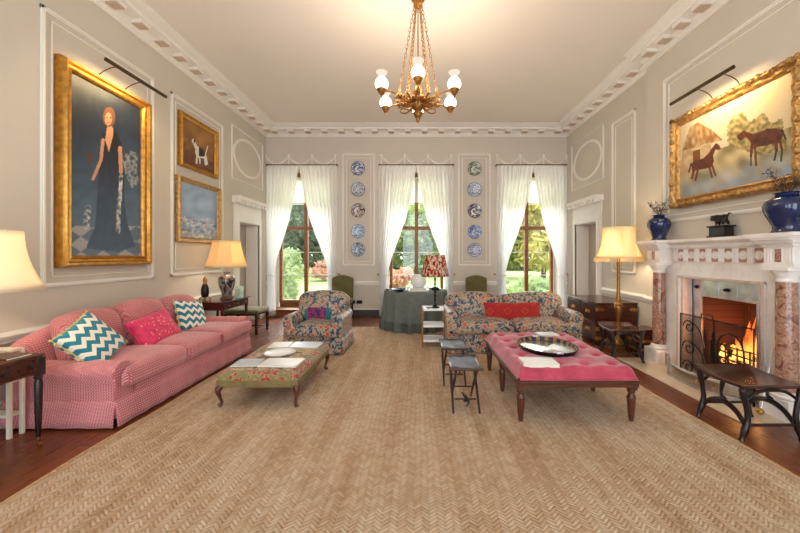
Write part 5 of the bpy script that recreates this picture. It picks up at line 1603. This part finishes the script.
def blueland(px, py, u, v):
    col = mixc(K['blue'], K['lblue'], v*1.1+.6*nz(px, py, .12)); 
    if v < .35: col = mixc(K['slate'], K['lblue'], .5+1.2*nz(px, py*1.5, .25, 1))
    if v < .12: col = mixc(K['grass'], K['lblue'], .5)
    if v < .42 and nz(px, py, .35, 2) > .28: col = mixc(col, K['wht'], .6)
    if v < .40 and nz(px, py, .3, 5) < -.35: col = mixc(col, K['flesh'], .5)
    return col
painting('landscape_painting', 'gilt-framed pale blue hazy landscape hanging below the dog painting', 'L', XL+.005, 5.22, 6.36, 1.70, 2.74, .085, .07, blueland, m['goldold'], 80, 80)
def horses(px, py, u, v):
    # u runs near->far (y increases), px decreases with y
    q = (py-80)/110
    col = mixc(K['sky'], K['sky2'], q*1.3+.3*nz(px, py, .05))
    hor = 172-(px-681)*.30
    tr = [(728, 146), (727, 128), (733, 116), (743, 112), (750, 122), (764, 112), (772, 124), (782, 118), (788, 150), (760, 155)]
    if py > hor-12: col = mixc(K['grass'], K['cream'], .35+.9*nz(px, py, .07, 1)); 
    if inpoly(px+2*nz(px, py, .4, 2), py+2*nz(px, py, .4, 3), tr): col = mixc(K['tree'], K['sky'], .25+.7*nz(px, py, .25, 4))
    if inpoly(px, py, [(682, 150), (690, 127), (698, 122), (712, 130), (723, 140), (711, 143), (705, 144), (683, 152)]): col = mixc(K['thatch'], K['cream'], .2+.5*nz(px, py*.6, .3, 5))
    if inpoly(px, py, [(682, 151), (711, 143), (712, 160), (704, 168), (682, 174)]): col = mixc(K['cream'], K['umber'], .42+.3*nz(px, py, .2, 9))
    if inpoly(px, py, [(693, 151), (700, 149), (700, 164), (693, 166)]): col = K['umber']
    if py > hor+6: col = mixc(col, mixc(K['grass'], K['lblue'], .75+.8*nz(px, py, .09, 6)), (py-hor-6)/26); 
    foal = [(691, 164), (696, 160), (703, 158.5), (708, 154), (712, 148), (716, 143), (719, 145), (721, 149), (718, 150), (715.5, 149.5), (713, 156), (714, 161), (712, 167), (704, 169), (698, 170), (692, 171)]
    if inpoly(px, py, foal): col = mixc(K['bay'], K['dark'], .2+.6*nz(px, py, .3, 7))
    for a, bb, w_ in (((694, 169), (692, 178), 1.1), ((698, 169), (695.5, 180), 1.0), ((709, 166), (712, 177), 1.0), ((712, 165), (715.5, 175), 1.0), ((691, 164), (689, 172), .9)):
        if segd(px, py, a, bb) < w_: col = K['bay']
    mare = [(738, 139.5), (737, 136), (742, 131.5), (745, 130.5), (747, 132), (753, 134), (760, 131.5), (768, 128.5), (776, 128), (781, 130), (783, 136), (780, 143), (774, 143.5), (764, 146), (756, 147), (751, 144), (748, 138.5), (745, 137), (741, 141)]
    if inpoly(px, py, mare): col = mixc(K['bay'], K['dark'], .2+.02*max(0, py-134)+.7*nz(px, py, .3, 8))
    for a, bb, w_ in (((752, 144), (751, 156), 1.4), ((755, 145), (756, 165), 1.2), ((751, 156), (751, 165), .9), ((776, 141), (776.5, 150), 1.6), ((776.5, 150), (774.5, 160), 1.0), ((780, 141), (782, 150), 1.4), ((782, 150), (781, 161), .9), ((782, 130), (785.5, 139), 1.1)):
        if segd(px, py, a, bb) < w_: col = K['dark'] if w_ < 1.15 else K['bay']
    return col
painting('horse_painting', 'ornate gilt-framed painting of two brown horses above the mantel', 'R', XB-.005, 3.08, 4.69, 2.14, 3.35, .12, .09, horses, m['goldold'], 260, 200, ornate=.03)

def picture_light(label, side, xw, yc, L, z, reach, ztop):
    s = 1 if side == 'L' else -1
    t = thing('picture_light', label, 'picture light', (xw+s*reach, yc, z), 0, 'brass picture lights over the large paintings')
    b = MB(); b.tube([(0, -L/2, 0), (0, L/2, 0)], .021, 12); 
    b.build('lamp_tube', m['terra'] if 0 else m['antdark'], t)
    for y in (-L/5, L/5):
        b = MB(); b.tube(crv([(0, y, .018), (-s*.08, y, .055), (-s*.18, y, .05), (-s*(reach-.05), y, -.02), (-s*(reach-.03), y, ztop-z)], 6), .006, 6); b.build('curved_arm', m['antdark'], t)
    al = bpy.data.lights.new('picture_light_lamp', 'AREA'); al.shape = 'RECTANGLE'; al.size = L*.85; al.size_y = .02; al.energy = 4; al.color = (1, .76, .42); al.spread = R(130)
    o = bpy.data.objects.new('picture_light_lamp', al); COL.objects.link(o); o.parent = t; o.location = (-s*.0, 0, -.026)
    d = Vector((-s*1, 0, -1.0)); q = d.to_track_quat('-Z', 'Y'); 
    o.rotation_euler = q.to_euler()
    return t
m['antdark'] = plain('dark_bronzed_brass', c(92, 74, 58), .35, .8, var=.15)
picture_light('thin dark picture light above the portrait of the woman', 'L', XL, 4.12, .88, 3.62, .36, 3.50)
picture_light('thin dark picture light above the horse painting', 'R', XB, 3.90, .86, 3.42, .34, 3.30)

# ================================================================== CHINA PLATES
DX = {'left': -1.468, 'right': 1.385}
ords = ['top', 'second from top', 'middle', 'fourth from top', 'bottom']
desc = [['dark blue floral', 'grey-blue patterned', 'brown and pink floral', 'light blue painted', 'teal-rimmed figured'], ['green and brown floral', 'deep blue patterned', 'white and dark figured', 'pale lilac blue', 'strong blue and white']]
k = 0
for si, sd in enumerate(('left', 'right')):
    for i, z in enumerate((3.625, 3.11, 2.595, 2.08, 1.635)):
        if sd == 'right': z -= .01
        lb = '%s china plate, %s on the %s plate panel' % (desc[si][i] if i != 2 or si == 0 else 'white and dark figured', ords[i], sd)
        t = thing('china_plate', lb, 'plate', (DX[sd], YB-.018, z), 0, 'blue and white plates hung between the windows')
        b = MB(); b.lathe([(.09, 0), (.10, -.008), (.12, -.012), (.168, -.026), (.172, -.030), (.165, -.031), (.12, -.018), (.10, -.014), (.0005, -.012)], 0, 0, 0, 40, axis='y')
        b.build('plate_body', m['china%d' % k], t); k += 1
        b = MB()
        for a in (90, 210, 330):
            b.tube([(.10*math.cos(R(a)), .002, .10*math.sin(R(a))), (.175*math.cos(R(a)), -.02, .175*math.sin(R(a))), (.168*math.cos(R(a)), -.034, .168*math.sin(R(a)))], .002, 4)
        b.tube([(0, .004, .0), (0, .010, .17)], .002, 4)
        b.build('plate_hanger', m['antbrass'], t)

# ================================================================== CHANDELIER
HX, HY = 0, 3.92
ch = thing('chandelier', 'brass chandelier on chains with lit opal glass globes', 'chandelier', (HX, HY, 0))
b = MB()
P = [(.002, 3.02), (.012, 3.03), (.022, 3.06), (.018, 3.085), (.036, 3.10), (.044, 3.13), (.032, 3.155), (.052, 3.17), (.075, 3.20), (.082, 3.24), (.06, 3.265), (.085, 3.285), (.09, 3.31), (.06, 3.335), (.072, 3.36), (.055, 3.385), (.03, 3.40), (.04, 3.43), (.026, 3.47), (.05, 3.50), (.038, 3.54), (.012, 3.57)]
b.lathe(P, n=28)
for rr, zz, nn in ((.088, 3.30, 12), (.078, 3.215, 12), (.05, 3.135, 8)):
    for a in range(nn): b.sphere(rr*math.cos(2*PI*a/nn), rr*math.sin(2*PI*a/nn), zz, .014, 6)
b.build('central_urn', m['antbrass'], ch)
b = MB(); b.tube([(0, 0, 3.55), (0, 0, 4.40)], .007, 8); b.lathe([(.09, 4.618), (.085, 4.59), (.035, 4.56), (.03, 4.53), (.075, 4.47), (.08, 4.44), (.06, 4.42), (.05, 4.40), (.055, 4.37), (.02, 4.35)], n=20)
for a in range(10): b.sphere(.07*math.cos(a*.628), .07*math.sin(a*.628), 4.45, .016, 6)
b.build('ceiling_crown', m['antbrass'], ch)
NA = 6
for k in range(NA):
    a = R(-90+60*k); ca, sa = math.cos(a), math.sin(a); RA = .455; Z_ = -.03
    # cast arm
    b = MB()
    pts = crv([(.06*ca, .06*sa, 3.27), (.14*ca, .14*sa, 3.245), (.24*ca, .24*sa, 3.285), (.34*ca, .34*sa, 3.30), (RA*ca, RA*sa, 3.285)], 6)
    b.tube(pts, [.022, .020, .014, .010, .009], 8)
    pts = crv([(.08*ca, .08*sa, 3.20), (.17*ca, .17*sa, 3.17), (.24*ca, .24*sa, 3.20), (.22*ca, .22*sa, 3.235), (.17*ca, .17*sa, 3.22)], 5)
    b.tube(pts, .009, 6)
    for q in range(5):
        r_ = .11+q*.035; 
        for sg in (-1, 1):
            b.tube([(r_*ca, r_*sa, 3.265), (r_*ca+.018*ca-sg*.03*sa, r_*sa+.018*sa+sg*.03*ca, 3.28+.012*sg), (r_*ca+.04*ca-sg*.022*sa, r_*sa+.04*sa+sg*.022*ca, 3.26)], [.010, .012, .004], 5)
    arm = b.build('arm', m['antbrass'], ch)
    b = MB(); cx, cy = RA*ca, RA*sa
    b.lathe([(.002, 3.235), (.012, 3.245), (.010, 3.26), (.030, 3.285), (.048, 3.315), (.056, 3.33), (.050, 3.335), (.03, 3.325)], cx, cy, Z_, 20); b.build('candle_cup', m['antbrass'], arm)
    b = MB(); b.lathe([(.040, 3.328), (.058, 3.345), (.069, 3.370), (.071, 3.392), (.064, 3.418), (.046, 3.442), (.034, 3.455)], cx, cy, Z_, 24); gl_ = b.build('opal_globe', m['opal'], ch)
    b = MB(); b.lathe([(.034, 3.455), (.036, 3.475), (.050, 3.50), (.064, 3.515)], cx, cy, Z_, 24, caps=False); b.build('glass_flare', m['etched'], gl_, solid=.002)
    # chain to the crown
    b = MB(); a2 = a+R(30)
    p0 = Vector((.235*math.cos(a2), .235*math.sin(a2), 3.28)); p1 = Vector((.045*math.cos(a2), .045*math.sin(a2), 4.37))
    nl = 22; d = (p1-p0); L = d.length/nl; dn = d.normalized(); u_ = Vector((-math.sin(a2), math.cos(a2), 0)); w2 = dn.cross(u_)
    for q in range(nl):
        cc_ = p0+d*((q+.5)/nl); uu = u_ if q % 2 else w2
        b.tube([tuple(cc_+dn*(L*.66*math.cos(2*PI*e/8))+uu*(.012*math.sin(2*PI*e/8))) for e in range(8)], .0036, 5, closed=True)
    b.build('chain', m['antbrass'], ch)
    b = MB(); b.tube(crv([(.07*math.cos(a2), .07*math.sin(a2), 3.25), (.16*math.cos(a2), .16*math.sin(a2), 3.24), (.235*math.cos(a2), .235*math.sin(a2), 3.28)], 5), [.018, .012, .012], 7)
    b.sphere(.235*math.cos(a2), .235*math.sin(a2), 3.275, .02, 8); b.sphere(.16*math.cos(a2), .16*math.sin(a2), 3.24, .022, 8); b.build('chain_bracket', m['antbrass'], ch)
    point_light('globe_light', (cx, cy, 3.53), 7.5, (1, .82, .62), .08, ch)
# ================================================================== LIGHT, CAMERA
w = bpy.data.worlds.new('World'); sc.world = w; w.use_nodes = True
bg = w.node_tree.nodes['Background']; bg.inputs[0].default_value = (.86, .93, 1, 1); bg.inputs[1].default_value = 2.4
sn = bpy.data.lights.new('soft_daylight', 'SUN'); sn.energy = 6.0; sn.angle = R(70); sn.color = (1, .97, .92)
so = bpy.data.objects.new('soft_daylight', sn); COL.objects.link(so); so.rotation_euler = (R(-62), 0, R(6))
cam = bpy.data.cameras.new('camera'); co_ = bpy.data.objects.new('camera', cam); COL.objects.link(co_)
co_.location = (0, 0, 1.5); co_.rotation_euler = (R(90), 0, 0)
cam.sensor_width = 36; cam.lens = F/800*36; cam.shift_x = -18/800; cam.shift_y = -11.5/800
cam.clip_start = .05; cam.clip_end = 300
sc.camera = co_
sc.view_settings.view_transform = 'Standard'; sc.view_settings.look = 'None'
sc.view_settings.gamma = 1; sc.view_settings.use_curve_mapping = False
sc.view_settings.exposure = .98
sc.cycles.use_denoising = True
sc.cycles.max_bounces = 10; sc.cycles.transparent_max_bounces = 16
sc.cycles.diffuse_bounces = 5
sc.cycles.sample_clamp_indirect = 6
